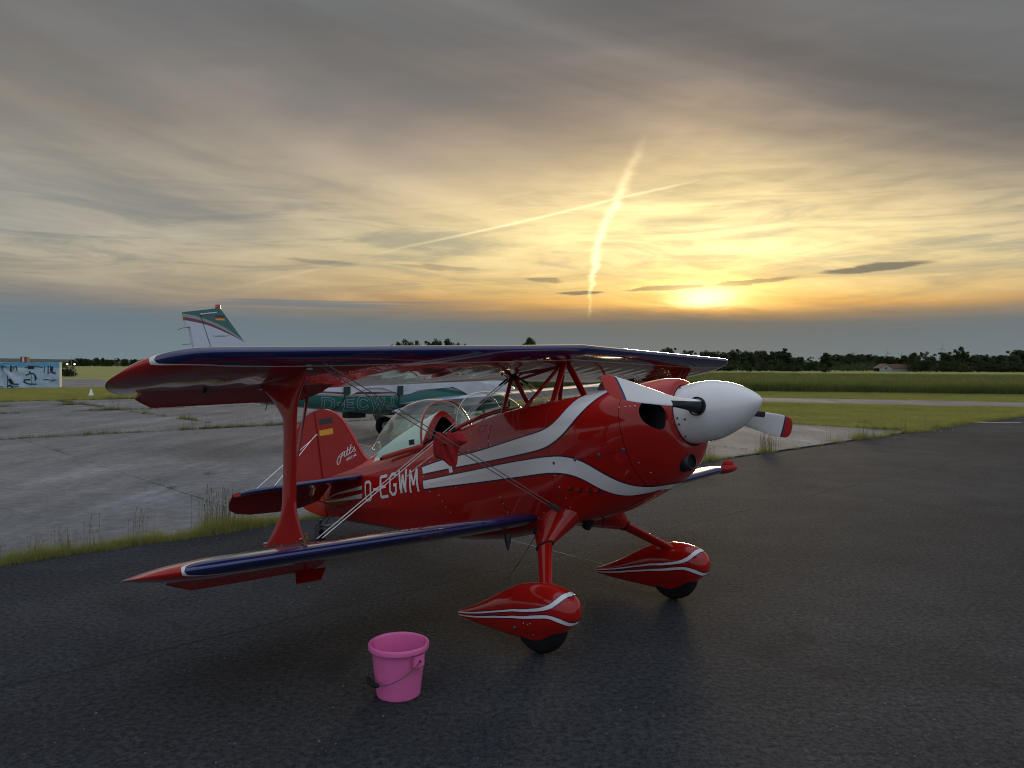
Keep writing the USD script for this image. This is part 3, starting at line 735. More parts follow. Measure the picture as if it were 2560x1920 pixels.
pair(FUS, "access_door", s_, M["seam"], 60)
for (x, t) in ((-1.162, 4.0), (-1.108, 4.08), (-1.047, 4.14), (-.99, 4.19)):
    vx = x + .016 * np.array([-1, 1, 1, .2, -1]); vt = t + .12 * np.array([-.8, -.8, .4, 1.0, .6])
    v_ = xt_poly(vx, vt, .0012)
    hood = fus(vx[[0, 1]], vt[[0, 1]])[None] + np.array([0, .008, 0.014])[:, None, None] * 0 + fus_n(vx[[0, 1]], vt[[0, 1]])[None] * np.array([0, .006, .011])[:, None, None] + np.array([0, -.004, -.016])[:, None, None] * np.array([0, 0, 1.0])
    pair(FUS, "cooling_slot", v_, M["upholstery"], 60)
    pair(FUS, "slot_hood", grid(hood), M["red"], 60)

# --- spinner and propeller
prof = [(-.452, .0), (-.452, .168), (-.450, .1715), (-.445, .172), (-.40, .1735), (-.34, .172), (-.28, .166), (-.22, .150), (-.16, .129), (-.11, .103), (-.07, .076), (-.04, .053), (-.02, .035), (-.008, .020), (-.002, .009), (0, .0005)]
pc = PchipInterpolator([p[0] for p in prof[3:]], [p[1] for p in prof[3:]])
px_ = -0.445 * (1 - np.linspace(0, 1, 50) ** 1.0); px_ = np.concatenate([np.linspace(-.445, -.05, 36), -.05 * (1 - np.linspace(0, 1, 16)[1:]) ** 1.5])
SPIN = part(PITTS, "spinner", lathe([(-.452, .001), (-.452, .168), (-.450, .171)] + [(x, float(pc(x))) for x in px_], sides=96), M["white"], 25)
part(SPIN, "backplate", lathe([(-.4585, .001), (-.4585, .1705), (-.4535, .1705), (-.4535, .160)], sides=72), M["darkmetal"], 30)
def spin_stud(x, ang, r=.0065):
    rr = float(pc(x)); a = math.radians(ang); n = np.array([.1, -math.cos(a), math.sin(a)]); o = np.array([x, -rr * math.cos(a), rr * math.sin(a)])
    return T(trimesh.creation.icosphere(1, r), o)
ss = [spin_stud(x, a) for x, a in ((-.43, 62), (-.43, 30), (-.43, -5), (-.43, -17), (-.385, -10), (-.43, -45), (-.43, -75), (-.27, 8), (-.385, 26), (-.43, 110), (-.43, 150), (-.43, 190), (-.43, 230), (-.43, 270), (-.27, 188))]
part(SPIN, "spinner_screw", join(*ss), M["darkmetal"], 30, kind="stuff")
def blade(sgn):
    """A propeller blade along y (sgn -1 to starboard): root tube, twisted aerofoil, squared tip."""
    R0 = .97
    rows, white_rows, tip_rows = [], [], []
    rs = np.concatenate([np.linspace(.10, .25, 8), np.linspace(.27, .90, 30), np.linspace(.91, .995, 18)])
    def sec(r, n=40):
        chord = np.interp(r, [.10, .16, .22, .30, .42, .60, .78, .92, 1.0], [.088, .086, .086, .092, .104, .124, .140, .138, .128])
        thick = np.interp(r, [.10, .16, .22, .30, .45, .70, 1.0], [.084, .080, .068, .050, .030, .014, .007])
        tw = math.radians(np.interp(r, [.1, .2, .3, .5, .75, 1.0], [62, 56, 48, 34, 24, 18]))
        if r > .9:
            u = (r - .9) / .1; chord *= math.sqrt(max(1 - u ** 3.2, .004)); thick *= math.sqrt(max(1 - u ** 4, .02))
        k = np.arange(n) * 2 * np.pi / n
        a, b = chord / 2 * np.cos(k), thick / 2 * np.sin(k) * (1 + .25 * np.cos(k) * np.interp(r, [.2, .35], [0, 1]))
        X = b * math.cos(tw) + a * math.sin(tw); Zc = a * math.cos(tw) - b * math.sin(tw)
        return np.stack([X - .30, np.full(n, -r * R0 / .97), -Zc], -1)
    P = np.array([sec(r) for r in rs])
    i1 = np.searchsorted(rs, .855); i2 = np.searchsorted(rs, .875)
    P = P * [1, -sgn, 1] if sgn > 0 else P
    if sgn > 0: P[..., 2] *= -1
    ra = math.radians(9.3)
    y, z = P[..., 1].copy(), P[..., 2].copy()
    P[..., 1], P[..., 2] = y * math.cos(ra) + z * math.sin(ra), -y * math.sin(ra) + z * math.cos(ra)
    def bandmesh(i, j):
        return grid(P[i:j + 1], close_v=True)
    tipc = P[-1].mean(0); n = P.shape[1]
    cap = (np.vstack([P[-1], tipc]), np.array([[k, (k + 1) % n, n] for k in range(n)]))
    fix = lambda m: m if trimesh.Trimesh(*m, process=False).volume > 0 else flipped(m)
    b = part(PITTS, "propeller_blade", bandmesh(0, i1), M["white"], 40)
    part(b, "tip_ring", bandmesh(i1, i2), M["blue"], 40)
    part(b, "blade_tip", join(bandmesh(i2, len(rs) - 1), cap), M["red"], 40)
    # black boot on the leading edge near the root
    lead = [k for k in range(n) if math.cos(2 * math.pi * k / n) > .45]
    lead = [k for k in range(n // 2, n) if k in lead] + [k for k in range(n // 2) if k in lead]
    j2 = np.searchsorted(rs, .45 if sgn < 0 else .56)
    Q = P[2:j2 + 1][:, lead]; cen = P[2:j2 + 1].mean(1, keepdims=True)
    d = Q - cen; Q = cen + d * (1 + .0018 / (np.linalg.norm(d, axis=-1, keepdims=True) + 1e-6))
    part(b, "leading_edge_boot", grid(Q), M["black"], 50)
    # dark root seal where the blade enters the spinner
    o = P[3].mean(0); dirn = P[10].mean(0) - P[2].mean(0)
    part(b, "root_seal", ring_pipe(o - dirn / np.linalg.norm(dirn) * .0, dirn / np.linalg.norm(dirn), [(-.03, .052), (.012, .052), (.012, .046), (-.02, .044)]), M["black"], 40)
blade(-1); blade(1)
# --- wings: lofted sections, navy leading edge, white line, red skin sagging a little between the ribs
def af(t):
    t = np.clip(t, 0, 1)
    return np.maximum(5 * (.2969 * np.sqrt(t) - .1260 * t - .3516 * t ** 2 + .2843 * t ** 3 - .1036 * t ** 4), .012 * np.minimum(1, t * 20))
class Wing:
    def __init__(s, xle, sweep, chord, z, dihedral, ymax, yr, a_tip, b_tip, blue_end, thick=.122):
        s.__dict__.update(locals())
    def edges(s, y):
        y = np.abs(y); u = np.clip((y - s.yr) / (s.ymax - s.yr), 0, 1)
        q = 1 - np.sqrt(np.maximum(1 - u ** 2.2, 0))
        return s.xle - s.sweep * y - s.a_tip * q, s.xle - s.sweep * y - s.chord + s.b_tip * q, u
    def pt(s, y, d, side):
        """Skin point: y along the span, d = distance behind the leading edge as a fraction of the chord, side 1 top / -1 under."""
        y, d = np.broadcast_arrays(np.asarray(y, float), np.asarray(d, float))
        le, te, u = s.edges(y); c = np.maximum(le - te, 1e-4)
        th = s.thick * s.chord * np.maximum(1 - u ** 2.6, 0) ** .62
        h = af(d) * th / 2 * 2
        ribs = .5 - .5 * np.cos(2 * np.pi * y / .19)
        sag = .0022 * ribs * np.interp(d, [.14, .3, .7, .78], [0, 1, 1, 0]) * (1 - u)
        x = le - d * c
        z = s.z + s.dihedral * np.abs(y) + .016 * u ** 2 * (s.sweep > 0) + side * (h - sag) - (s.xle - s.sweep * np.abs(y) - x) * .026
        return np.stack([x, y, z], -1)
    def frac(s, y, dist):
        le, te, _ = s.edges(y)
        return np.clip(dist / np.maximum(le - te, .02), 0, 1)
    def blue_d(s, y, depth, end):
        u = np.clip((np.abs(y) - (end - .85)) / .85, 0, 1)
        return depth * np.maximum(1 - u ** 2.2, 0) ** .5
def build_wing(w, name, y0, y1, ail, both_sides):
    """Skin, navy leading edge, white line and tip for y0..y1 (absolute); ail = aileron span."""
    hinge = .742
    ys = np.unique(np.round(np.concatenate([np.linspace(y0, w.yr, 90), w.yr + (w.ymax - w.yr) * np.sin(np.linspace(0, 1, 40) * np.pi / 2), [ail[0], ail[1], y1], np.linspace(w.blue_end - .2, w.blue_end + .03, 30)]), 5))
    ys = ys[(ys >= y0) & (ys <= y1)]
    out = {"skin": [], "blue": [], "line": []}
    for side, depth in ((1, .185), (-1, .118)):
        b = w.frac(ys, w.blue_d(ys, depth, w.blue_end))
        b2 = w.frac(ys, w.blue_d(ys, depth + .014, w.blue_end + .014)); b2 = np.maximum(b, b2)
        end = np.full(len(ys), hinge)
        def patch(lo, hi, n, pw=1.0, yy=ys):
            k = np.linspace(0, 1, n) ** pw
            D = lo[:, None] + (hi - lo)[:, None] * k
            m = grid(w.pt(yy[:, None], D, side))
            return m if side == 1 else flipped(m)
        out["blue"].append(patch(np.zeros(len(ys)), b, 22, 2.0))
        out["line"].append(patch(b, b2, 4))
        out["skin"].append(patch(b2, end, 26))
        for lo, hi in ((y0, ail[0]), (ail[1], y1)):
            yy = ys[(ys >= lo) & (ys <= hi)]
            if len(yy) > 1:
                out["skin"].append(patch(np.full(len(yy), hinge), np.ones(len(yy)), 10, 1, yy))
    # rear spar face behind which the aileron swings, and the closing ribs at its ends
    yy = ys[(ys >= ail[0]) & (ys <= ail[1])]
    out["skin"].append(grid(np.stack([w.pt(yy, hinge, 1), w.pt(yy, hinge, -1)], 1)))
    for y in ail:
        d = np.linspace(hinge, 1, 8)
        out["skin"].append(grid(np.stack([w.pt(y, d, 1), w.pt(y, d, -1)], 1)))
    res = {}
    for k, v in out.items():
        m = join(*v)
        if k != "skin":
            tm = trimesh.Trimesh(*m, process=False); tm.update_faces(tm.area_faces > 1e-9); m = (np.array(tm.vertices), np.array(tm.faces))
        res[k] = join(m, mirror_y(m)) if both_sides else m
    return res
def orient(m):
    return join(m)
UW = Wing(-1.075, .117, .90, .548, 0.0, 2.592, 2.33, .48, .36, 2.535)
LW = Wing(-1.545, 0.0, .90, -.468, .035, 2.56, 2.19, .40, .36, 2.45, .112)
AIL_U, AIL_L = (1.36, 2.41), (1.30, 2.28)
r = build_wing(UW, "upper_wing", 0.0, 2.5919, AIL_U, True)
UPW = part(PITTS, "upper_wing", r["skin"], M["red"], 50)
part(UPW, "leading_edge", r["blue"], M["blue"], 60)
part(UPW, "white_line", r["line"], M["white"], 60)
for sgn in (-1, 1):
    r = build_wing(LW, "lower_wing", .20, 2.5599, AIL_L, False)
    mm = (lambda m: m) if sgn == 1 else mirror_y
    p = part(PITTS, "lower_wing", mm(r["skin"]), M["red"], 50)
    part(p, "leading_edge", mm(r["blue"]), M["blue"], 60)
    part(p, "white_line", mm(r["line"]), M["white"], 60)
def aileron(w, span, droop, corner):
    """A drooped aileron: rounded nose, wedge section, raked outer corner."""
    hinge = .758
    ys = np.linspace(span[0] + .008, span[1] - .008, 40)
    k = np.linspace(0, 1, 14)
    rows = []
    for y in ys:
        le, te, u = w.edges(y); c = le - te
        hx = le - hinge * c; L = c * (1 - hinge) + .012
        L *= np.interp(y, [span[0], span[0] + corner[0], span[1] - corner[1], span[1] - .04, span[1]], [corner[2], 1, 1, corner[3], corner[3] * .8])
        hz = w.pt(y, hinge, 1)[2] * .5 + w.pt(y, hinge, -1)[2] * .5
        ht = (w.pt(y, hinge, 1)[2] - w.pt(y, hinge, -1)[2]) / 2 * .94
        s = k * L
        th = np.maximum(ht * (1 - k), .004)
        top = np.stack([-s, th], 1); bot = np.stack([-s, -th], 1)[::-1]
        nose = np.array([[ht * .8 * math.cos(a), -ht * math.sin(a)] for a in np.linspace(math.pi / 2, -math.pi / 2, 9)])[1:-1]
        prof = np.vstack([top, bot, nose])
        a = math.radians(droop); ca, sa = math.cos(a), math.sin(a)
        X = hx + prof[:, 0] * ca - 0 * sa - prof[:, 1] * sa * -1 * -1; Z = hz + prof[:, 0] * sa + prof[:, 1] * ca
        rows.append(np.stack([X, np.full(len(X), y), Z], 1))
    P = np.array(rows)
    m = grid(P, close_v=True)
    n = P.shape[1]
    caps = []
    for i, fl in ((0, 0), (-1, 1)):
        c = P[i].mean(0)
        f = np.array([[j, (j + 1) % n, n] for j in range(n)])
        caps.append((np.vstack([P[i], c]), f if fl else f[:, ::-1]))
    return join(m, *caps)
for w, span, droop, corner in ((UW, AIL_U, 18, (.09, .12, .55, .70)), (LW, AIL_L, 28, (.05, .18, .75, .6))):
    a = aileron(w, span, droop, corner)
    for m in (mirror_y(a), a):
        part(PITTS, "aileron", m, M["red"], 35)

# --- interplane I-struts
def i_strut(sgn):
    zs = np.array([.500, .47, .44, .40, .36, .32, .277, .20, .1, 0, -.1, -.16, -.20, -.25, -.30, -.352])
    fr = np.array([-1.415, -1.445, -1.475, -1.520, -1.556, -1.580, -1.598, -1.618, -1.642, -1.667, -1.693, -1.705, -1.703, -1.692, -1.678, -1.655])
    re = np.array([-1.935, -1.890, -1.850, -1.807, -1.775, -1.744, -1.722, -1.735, -1.760, -1.785, -1.815, -1.835, -1.862, -1.920, -1.985, -2.075])
    zz = np.linspace(zs[-1], zs[0], 70)
    F = PchipInterpolator(zs[::-1], fr[::-1])(zz); Rr = PchipInterpolator(zs[::-1], re[::-1])(zz)
    k = np.arange(28) * 2 * np.pi / 28
    rows = []
    for z, f_, r_ in zip(zz, F, Rr):
        th = np.interp(f_ - r_, [.12, .2, .5], [.017, .014, .009])
        cx_ = (f_ + r_) / 2; hw = (f_ - r_) / 2
        rows.append(np.stack([cx_ + hw * np.cos(k), sgn * (1.84 + np.interp(z, [-.35, .5], [0.0, 0.0])) + th * np.sign(np.sin(k)) * np.abs(np.sin(k)) ** .8, np.full(28, z)], 1))
    v, f = grid(np.array(rows), close_v=True)
    p = part(PITTS, "interplane_strut", (v, f), M["red"], 45)
    bolts = [T(trimesh.creation.cylinder(.006, .030, sections=10), (x, sgn * 1.84, z), rot([1, 0, 0], 90)) for x, z in ((-1.425, .485), (-1.925, .485), (-1.68, -.335), (-2.05, -.335))]
    parts(p, "strut_bolt", bolts, M["metal"], 30)
    part(p, "strut_shackle", join(tube([(-1.655, sgn * 1.84, -.33), (-1.630, sgn * 1.845, -.315), (-1.622, sgn * 1.85, -.335), (-1.640, sgn * 1.85, -.36)], .008, 8)), M["rust"], 40)
i_strut(-1); i_strut(1)

# --- cabane struts, wing fittings, wires
AF_, AR_ = np.array([-1.283, 0, .497]), np.array([-1.769, 0, .497])
def bar(a, b, wide=.020, thin=.009, n=2, mat="red", name="cabane_strut"):
    a, b = np.array(a, float), np.array(b, float)
    return part(PITTS, name, tube(np.linspace(a, b, n), 1.0, 18, True, (wide, thin, [1, 0, 0])), M[mat], 50)
for s in (-1, 1):
    bar((-1.780, s * .170, .222), AR_ + [0, s * .016, 0])
    bar((-1.560, s * .185, .235), AF_ + [-.03, s * .012, -.005], .015, .010)
    bar((-1.300, s * .185, .228), AF_ + [0, s * .018, 0], .026, .010)
bar(AF_ + [-.02, 0, -.012], AR_ + [.02, 0, -.022], .010, .010)
for c in (AF_, AR_):
    part(PITTS, "cabane_fitting", join(T(trimesh.creation.icosphere(2, 1.0), c, np.diag([.034, .024, .018])), box(c + [-.028, -.024, .0], c + [.028, .024, .022])), M["black"], 40)
    part(PITTS, "cabane_bolt", tube([c + [0, -.045, .004], c + [0, .045, .004]], .007, 8), M["metal"], 40)
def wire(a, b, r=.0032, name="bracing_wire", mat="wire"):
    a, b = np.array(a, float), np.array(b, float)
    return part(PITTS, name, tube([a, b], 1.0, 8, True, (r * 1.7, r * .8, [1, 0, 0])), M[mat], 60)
for s in (-1, 1):
    for dx in (0, 1):
        a = AR_ + [.022 - .05 * dx, s * .03, .0]; b = np.array([-1.722 - .052 * dx, s * 1.70, -.352])
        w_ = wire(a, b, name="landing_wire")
        d = (b - a) / np.linalg.norm(b - a)
        part(w_, "wire_end", tube([a, a + d * .10], .007, 8), M["black"], 40)
    for dx in (0, 1):
        a = np.array([-1.365 - .085 * dx, s * (1.80 - .035 * dx), .508]); b = np.array([-1.262 - .03 * dx, s * .31, -.432 - .006 * dx])
        w_ = wire(a, b, .0026, "flying_wire", "greywire")
        d = (a - b) / np.linalg.norm(b - a)
        part(w_, "turnbuckle", tube([b, b + d * .02, b + d * .05, b + d * .07, b + d * .11], [.006, .009, .010, .008, .004], 8), M["darkmetal"], 40)

# --- tail: fin, rudder, tailplanes, elevators, bracing
fin_line = smooth_curve([(-3.50, .150), (-3.60, .205), (-3.70, .345), (-3.79, .485), (-3.87, .585), (-3.97, .655), (-4.10, .706), (-4.20, .720), (-4.262, .722)], 50)
fin = Polygon(np.vstack([[(-4.262, .09), (-3.45, .115)], fin_line]))
def bevelled(poly, th, edge=.012, plane="xz"):
    """A thin surface with rounded edges: full thickness inside, thinner at the outline."""
    a = prism(poly, -th * .35, th * .35, plane); b = prism(poly.buffer(-edge * .5), -th * .43, th * .43, plane); c = prism(poly.buffer(-edge), -th * .5, th * .5, plane)
    return join(a, b, c)
FIN = part(PITTS, "fin", bevelled(fin, .036), M["red"], 30)
rud_line = smooth_curve([(-4.268, .721), (-4.38, .712), (-4.50, .672), (-4.62, .590), (-4.70, .470), (-4.755, .300), (-4.774, .12), (-4.745, -.02), (-4.66, -.127), (-4.50, -.197), (-4.33, -.245), (-4.282, -.252)], 80)
RUD = part(PITTS, "rudder", bevelled(Polygon(rud_line), .034), M["red"], 30)
for s in (-1, 1):
    y = .0192
    for (x0, x1, z0, z1, sl, mt) in ((-4.213, -4.000, .631, .582, -.015, "flagblack"), (-4.224, -4.006, .532, .481, -.013, "gold")):
        q = np.array([(x0, z0), (x1, z0 + sl), (x1, z1 + sl + .0), (x0, z1)])
        v = np.array([[p[0], s * y, p[1]] for p in q])
        part(FIN, "flag_band", (np.vstack([v]), np.array([[0, 1, 2], [0, 2, 3]]) if s < 0 else np.array([[0, 2, 1], [0, 3, 2]])), M[mt], False)
# script lettering and the small capitals under it
SCR = [[(.03, -.02), (.0, .10), (.05, .32), (.16, .50), (.30, .60), (.345, .62), (.36, .56), (.30, .44), (.20, .38), (.13, .40)], [(.29, .60), (.22, .42), (.15, .20), (.09, .04), (.03, -.02)],
       [(.36, .47), (.33, .36), (.36, .32), (.43, .38)], [(.405, .56), (.41, .575)], [(.52, .78), (.46, .52), (.44, .38), (.47, .35), (.54, .41)], [(.42, .57), (.58, .64)], [(.66, .86), (.59, .58), (.555, .42), (.58, .39), (.66, .46)], [(.53, .62), (.72, .70)],
       [(.66, .46), (.76, .62), (.79, .66), (.76, .56), (.80, .50), (.78, .43), (.70, .45)]]
def script(path, w):
    p = np.array(path)
    if len(p) > 2: p = smooth_curve(p, 36)
    return LineString(p).buffer(w, cap_style=1)
logo = unary_union([script(p, .016 + .004 * (i in (1, 4, 6))) for i, p in enumerate(SCR)])
CAPS = {"S": [[(1, .9), (.3, 1), (0, .8), (.2, .55), (.8, .45), (1, .2), (.7, 0), (0, .1)]], "P": [[(0, 0), (0, 1), (.8, 1), (1, .75), (.8, .5), (0, .5)]], "E": [[(1, 0), (0, 0), (0, 1), (1, 1)], [(0, .5), (.8, .5)]], "C": [[(1, .85), (.6, 1), (.15, .9), (0, .5), (.15, .1), (.6, 0), (1, .15)]], "I": [[(.5, 0), (.5, 1)]], "A": [[(0, 0), (.5, 1), (1, 0)], [(.2, .4), (.8, .4)]], "L": [[(0, 1), (0, 0), (1, 0)]]}
special = unary_union([LineString([(.40 + .066 * i + .045 * x, .02 + .022 * i + .13 * y + .045 * x * .3) for x, y in p]).buffer(.011, cap_style=2) for i, ch in enumerate("SPECIAL") for p in CAPS[ch]])
for shp, nm in ((logo, "script_lettering"), (special, "small_lettering")):
    v, f = flat_poly(shp, .2)
    for s in (-1, 1):
        u = v[:, 0] if s < 0 else .9 - v[:, 0]
        P = np.stack([-4.005 + u * .37, np.full(len(v), s * .0196), .19 + v[:, 1] * .150 + (u * .02)], 1)
        part(FIN, nm, (P, f if s < 0 else f[:, ::-1]), M["white"], False)
# tailplane halves
def tail_half():
    le = np.array([(-3.50, .05), (-3.515, .30), (-3.58, .62), (-3.66, .84), (-3.73, .925), (-3.82, .965), (-3.93, .975), (-4.085, .975)])
    return Polygon(np.vstack([le, [(-4.085, .05)]]))
def flat_surface(poly, th, z, edge=.014):
    def pr(p, h):
        v, f = prism(p, -h, h, "xy"); return v + [0, 0, z], f
    return join(pr(poly, th * .33), pr(poly.buffer(-edge * .5), th * .43), pr(poly.buffer(-edge), th * .5))
tp = flat_surface(tail_half(), .036, .035)
lecurve = smooth_curve([(-3.50, .06), (-3.515, .30), (-3.58, .62), (-3.66, .84), (-3.73, .925), (-3.82, .962), (-3.93, .972)], 40)
lead = tube(np.column_stack([lecurve, np.full(40, .035)]), 1.0, 14, True, (.022, .019, [1, 0, 0]))
el_ = Polygon([(-4.098, .05), (-4.098, .975), (-4.20, .968), (-4.29, .93), (-4.36, .84), (-4.40, .70), (-4.42, .45), (-4.41, .22), (-4.33, .06)])
dr = math.radians(31)
ev, ef = flat_surface(el_, .030, 0.0)
ev = ev - [-4.098, 0, 0]
ev = np.stack([ev[:, 0] * math.cos(dr) - ev[:, 2] * math.sin(dr) * -1 * -1 * -1, ev[:, 1], ev[:, 0] * math.sin(dr) + ev[:, 2] * math.cos(dr)], 1) + [-4.098, 0, .035]
for s in (-1, 1):
    mm = (lambda m: m) if s == 1 else mirror_y
    p = part(PITTS, "tailplane", mm(tp), M["red"], 30)
    part(p, "leading_edge", mm(lead), M["blue"], 50)
    part(PITTS, "elevator", mm((ev, ef)), M["red"], 30)
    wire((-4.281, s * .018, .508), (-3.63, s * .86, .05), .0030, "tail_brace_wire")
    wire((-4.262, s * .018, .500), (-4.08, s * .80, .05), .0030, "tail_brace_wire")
    part(PITTS, "tail_brace", tube([(-3.66, s * .80, .02), (-3.97, s * .035, -.20)], 1.0, 8, True, (.006, .004, [1, 0, 0])), M["red"], 50)
# --- landing gear
WHEEL_Y = .70
AXLE = np.array([-1.212, WHEEL_Y, -1.001])
def wheel_fairing():
    """Teardrop wheel fairing about the axle line: stations along x (forward), half width, upper and lower height."""
    x0 = -.93
    S = [(0.0, .004, -.945, -.955), (-.006, .035, -.915, -.985), (-.02, .060, -.890, -1.008), (-.05, .083, -.862, -1.034), (-.10, .098, -.832, -1.062), (-.17, .106, -.808, -1.082), (-.26, .108, -.795, -1.090), (-.36, .104, -.795, -1.092), (-.46, .096, -.812, -1.090), (-.58, .080, -.846, -1.068), (-.70, .060, -.882, -1.042), (-.82, .040, -.913, -1.012), (-.90, .028, -.930, -.988), (-.944, .020, -.938, -.974), (-.949, .014, -.942, -.970), (-.95, .001, -.955, -.957)]
    xs = np.array([s[0] for s in S])[::-1]
    fw, fu, fl = [PchipInterpolator(xs, np.array([s[i] for s in S])[::-1]) for i in (1, 2, 3)]
    def f(x, a):
        """x along, a from 0 (crown) to 1 (keel) on the outer (starboard, -y) side."""
        x, a = np.broadcast_arrays(np.asarray(x, float), np.asarray(a, float))
        d = x - x0
        w, u, l = fw(np.clip(d, -.95, 0)), fu(np.clip(d, -.95, 0)), fl(np.clip(d, -.95, 0))
        c = (u + l) / 2; h = (u - l) / 2; t = a * np.pi
        e = 2 / 2.25
        return np.stack([x, -WHEEL_Y - w * np.abs(np.sin(t)) ** e, c + h * np.sign(np.cos(t)) * np.abs(np.cos(t)) ** e], -1)
    return f, x0
PF, PX0 = wheel_fairing()
px_s = PX0 - .95 * (1 - np.cos(np.linspace(0, np.pi, 80))) / 2
def pf_n(x, a, e=1e-3):
    n = np.cross(PF(x + e * .2, a) - PF(x - e * .2, a), PF(x, a + e) - PF(x, a - e)); n /= np.linalg.norm(n, axis=-1, keepdims=True) + 1e-12
    s = np.sign((n * (PF(x, a) - [-1.25, -WHEEL_Y, -.95])).sum(-1)); return n * np.where(s == 0, 1, s)[..., None]
X, A = np.meshgrid(px_s, np.linspace(0, 1, 49), indexing="ij")
P = PF(X, A)
# bulge over the tyre at the bottom
bul = np.exp(-((X + 1.235) / .105) ** 2) * np.clip((A - .80) / .2, 0, 1) ** .6
P[..., 2] -= .050 * bul
outer = grid(P)
inner = mirror_y((P * [1, 1, 1] + [0, 2 * WHEEL_Y, 0] - [0, 0, 0], np.zeros((0, 3), int)))[0] if False else P * [1, -1, 1] + [0, -2 * WHEEL_Y, 0]
pant = join(outer, flipped(grid(inner)))
def pant_edge(top, bot, off, n=120):
    a = np.array(smooth_curve(np.asarray(top) * [1, .4], n)) / [1, .4]; b = np.array(smooth_curve(np.asarray(bot) * [1, .4], n)) / [1, .4]; a[:, 1] = np.clip(a[:, 1], 0, 1); b[:, 1] = np.clip(b[:, 1], 0, 1)
    w = np.linspace(0, 1, 7)[None, :, None]; C = a[:, None] * (1 - w) + b[:, None] * w
    return C, off
PS = [([(-1.872, .375), (-1.75, .410), (-1.6, .432), (-1.42, .447), (-1.21, .458), (-1.11, .440), (-1.04, .380), (-1.0, .24), (-.985, .0)], [(-1.872, .455), (-1.75, .455), (-1.6, .462), (-1.42, .467), (-1.21, .485), (-1.10, .472), (-1.025, .425), (-.980, .275), (-.962, .0)]),
      ([(-1.872, .550), (-1.75, .522), (-1.6, .507), (-1.42, .508), (-1.25, .520), (-1.12, .512), (-1.045, .520), (-.99, .592), (-.962, .77), (-.954, 1.0)], [(-1.872, .630), (-1.75, .566), (-1.6, .537), (-1.42, .528), (-1.25, .547), (-1.12, .545), (-1.05, .560), (-1.0, .658), (-.978, .81), (-.970, 1.0)])]
def pant_strip(C, off):
    return grid(PF(C[..., 0], C[..., 1]) + off * pf_n(C[..., 0], C[..., 1]))
for s in (-1, 1):
    mm = (lambda m: m) if s == -1 else mirror_y
    F_ = part(PITTS, "wheel_fairing", mm(pant), M["red"], 40)
    for top, bot in PS:
        top, bot = np.array(top), np.array(bot)
        C, _ = pant_edge(top, bot, 0)
        wide = C.copy(); d = C[:, -1] - C[:, 0]; ln = np.linalg.norm(d * [1, .4], axis=1, keepdims=True) + 1e-9
        ext = d / ln * .0045
        w = np.linspace(0, 1, 7)[None, :, None]
        wide = (C[:, :1] - ext[:, None]) * (1 - w) + (C[:, -1:] + ext[:, None]) * w
        for nm, cc, off, mt in (("white_stripe", C, .0026, "white"), ("stripe_border", wide, .0013, "blue")):
            o = pant_strip(cc, off)
            i_ = (o[0] * [1, -1, 1] + [0, -2 * WHEEL_Y, 0], o[1][:, ::-1])
            part(F_, nm, mm(join(o, i_)), M[mt], 50)
    b = PF(-1.335, .66); part(F_, "fairing_screw", mm(T(trimesh.creation.icosphere(1, .011), b)), M["darkmetal"], 30); part(F_, "fairing_rivet", mm(join(*[T(trimesh.creation.icosphere(1, .0045), PF(x, a)) for x, a in ((-1.25, .60), (-1.22, .62), (-1.20, .61), (-1.22, .80))])), M["metal"], 30, kind="stuff")
    # wheel
    tyre = lathe([(-.048, .088), (-.052, .110), (-.056, .140), (-.051, .160), (-.034, .1735), (-.012, .1795), (.012, .1795), (.034, .1735), (.051, .160), (.056, .140), (.052, .110), (.048, .088)], (0, 0, 0), "y", 48)
    hub = lathe([(-.050, .001), (-.050, .03), (-.040, .05), (-.036, .088), (.036, .088), (.040, .05), (.050, .03), (.050, .001)], (0, 0, 0), "y", 32)
    wpos = AXLE * [1, s, 1]
    Wl = part(PITTS, "wheel", T(hub, wpos), M["metal"], 40)
    part(Wl, "tyre", T(tyre, wpos), M["rubber"], 40)
    # leg: oval tube with a broad fairing at the fuselage and a dark gaiter ring
    A1 = np.array([-1.155, -WHEEL_Y + .015, -.86])
    k = np.linspace(0, 1, 16)
    j = np.array([-1.345, -.420, -.628])
    pth = np.vstack([j + (A1 - j) * q for q in np.linspace(0, 1, 8)])
    rows = []
    kk = np.arange(28) * 2 * np.pi / 28
    for q, c in zip(np.linspace(0, 1, 8), pth):
        hw, ht = np.interp(q, [0, 1], [.052, .040]), np.interp(q, [0, 1], [.024, .020])
        d = (A1 - j) / np.linalg.norm(A1 - j); ax = np.array([1, 0, 0]) - d * d[0]; ax /= np.linalg.norm(ax); by = np.cross(d, ax)
        rows.append(c + hw * np.cos(kk)[:, None] * ax + ht * np.sin(kk)[:, None] * by)
    leg = grid(np.array(rows), close_v=True)
    L_ = part(PITTS, "landing_gear_leg", mm(leg), M["red"], 45)
    # fairing: loft from a long root on the fuselage side down to the ring
    root = np.array([fus(x, t) + fus_n(x, t) * -.004 for x, t in ((-1.215, 4.80), (-1.25, 4.62), (-1.31, 4.52), (-1.40, 4.55), (-1.50, 4.70), (-1.60, 4.92), (-1.66, 5.14), (-1.62, 5.45), (-1.48, 5.60), (-1.34, 5.55), (-1.24, 5.2))])
    root = smooth_curve(root, 40, True)[:-1]
    ringp = rows[0] + (j - A1) / np.linalg.norm(j - A1) * -.004
    ringp = j + (rows[0] - j) * 1.10
    # match the ring order to the root order by angle
    def by_angle(q):
        c = q.mean(0); a = np.arctan2(q[:, 1] - c[1] + .6 * (q[:, 2] - c[2]), q[:, 0] - c[0]); return q, a
    nn = 40
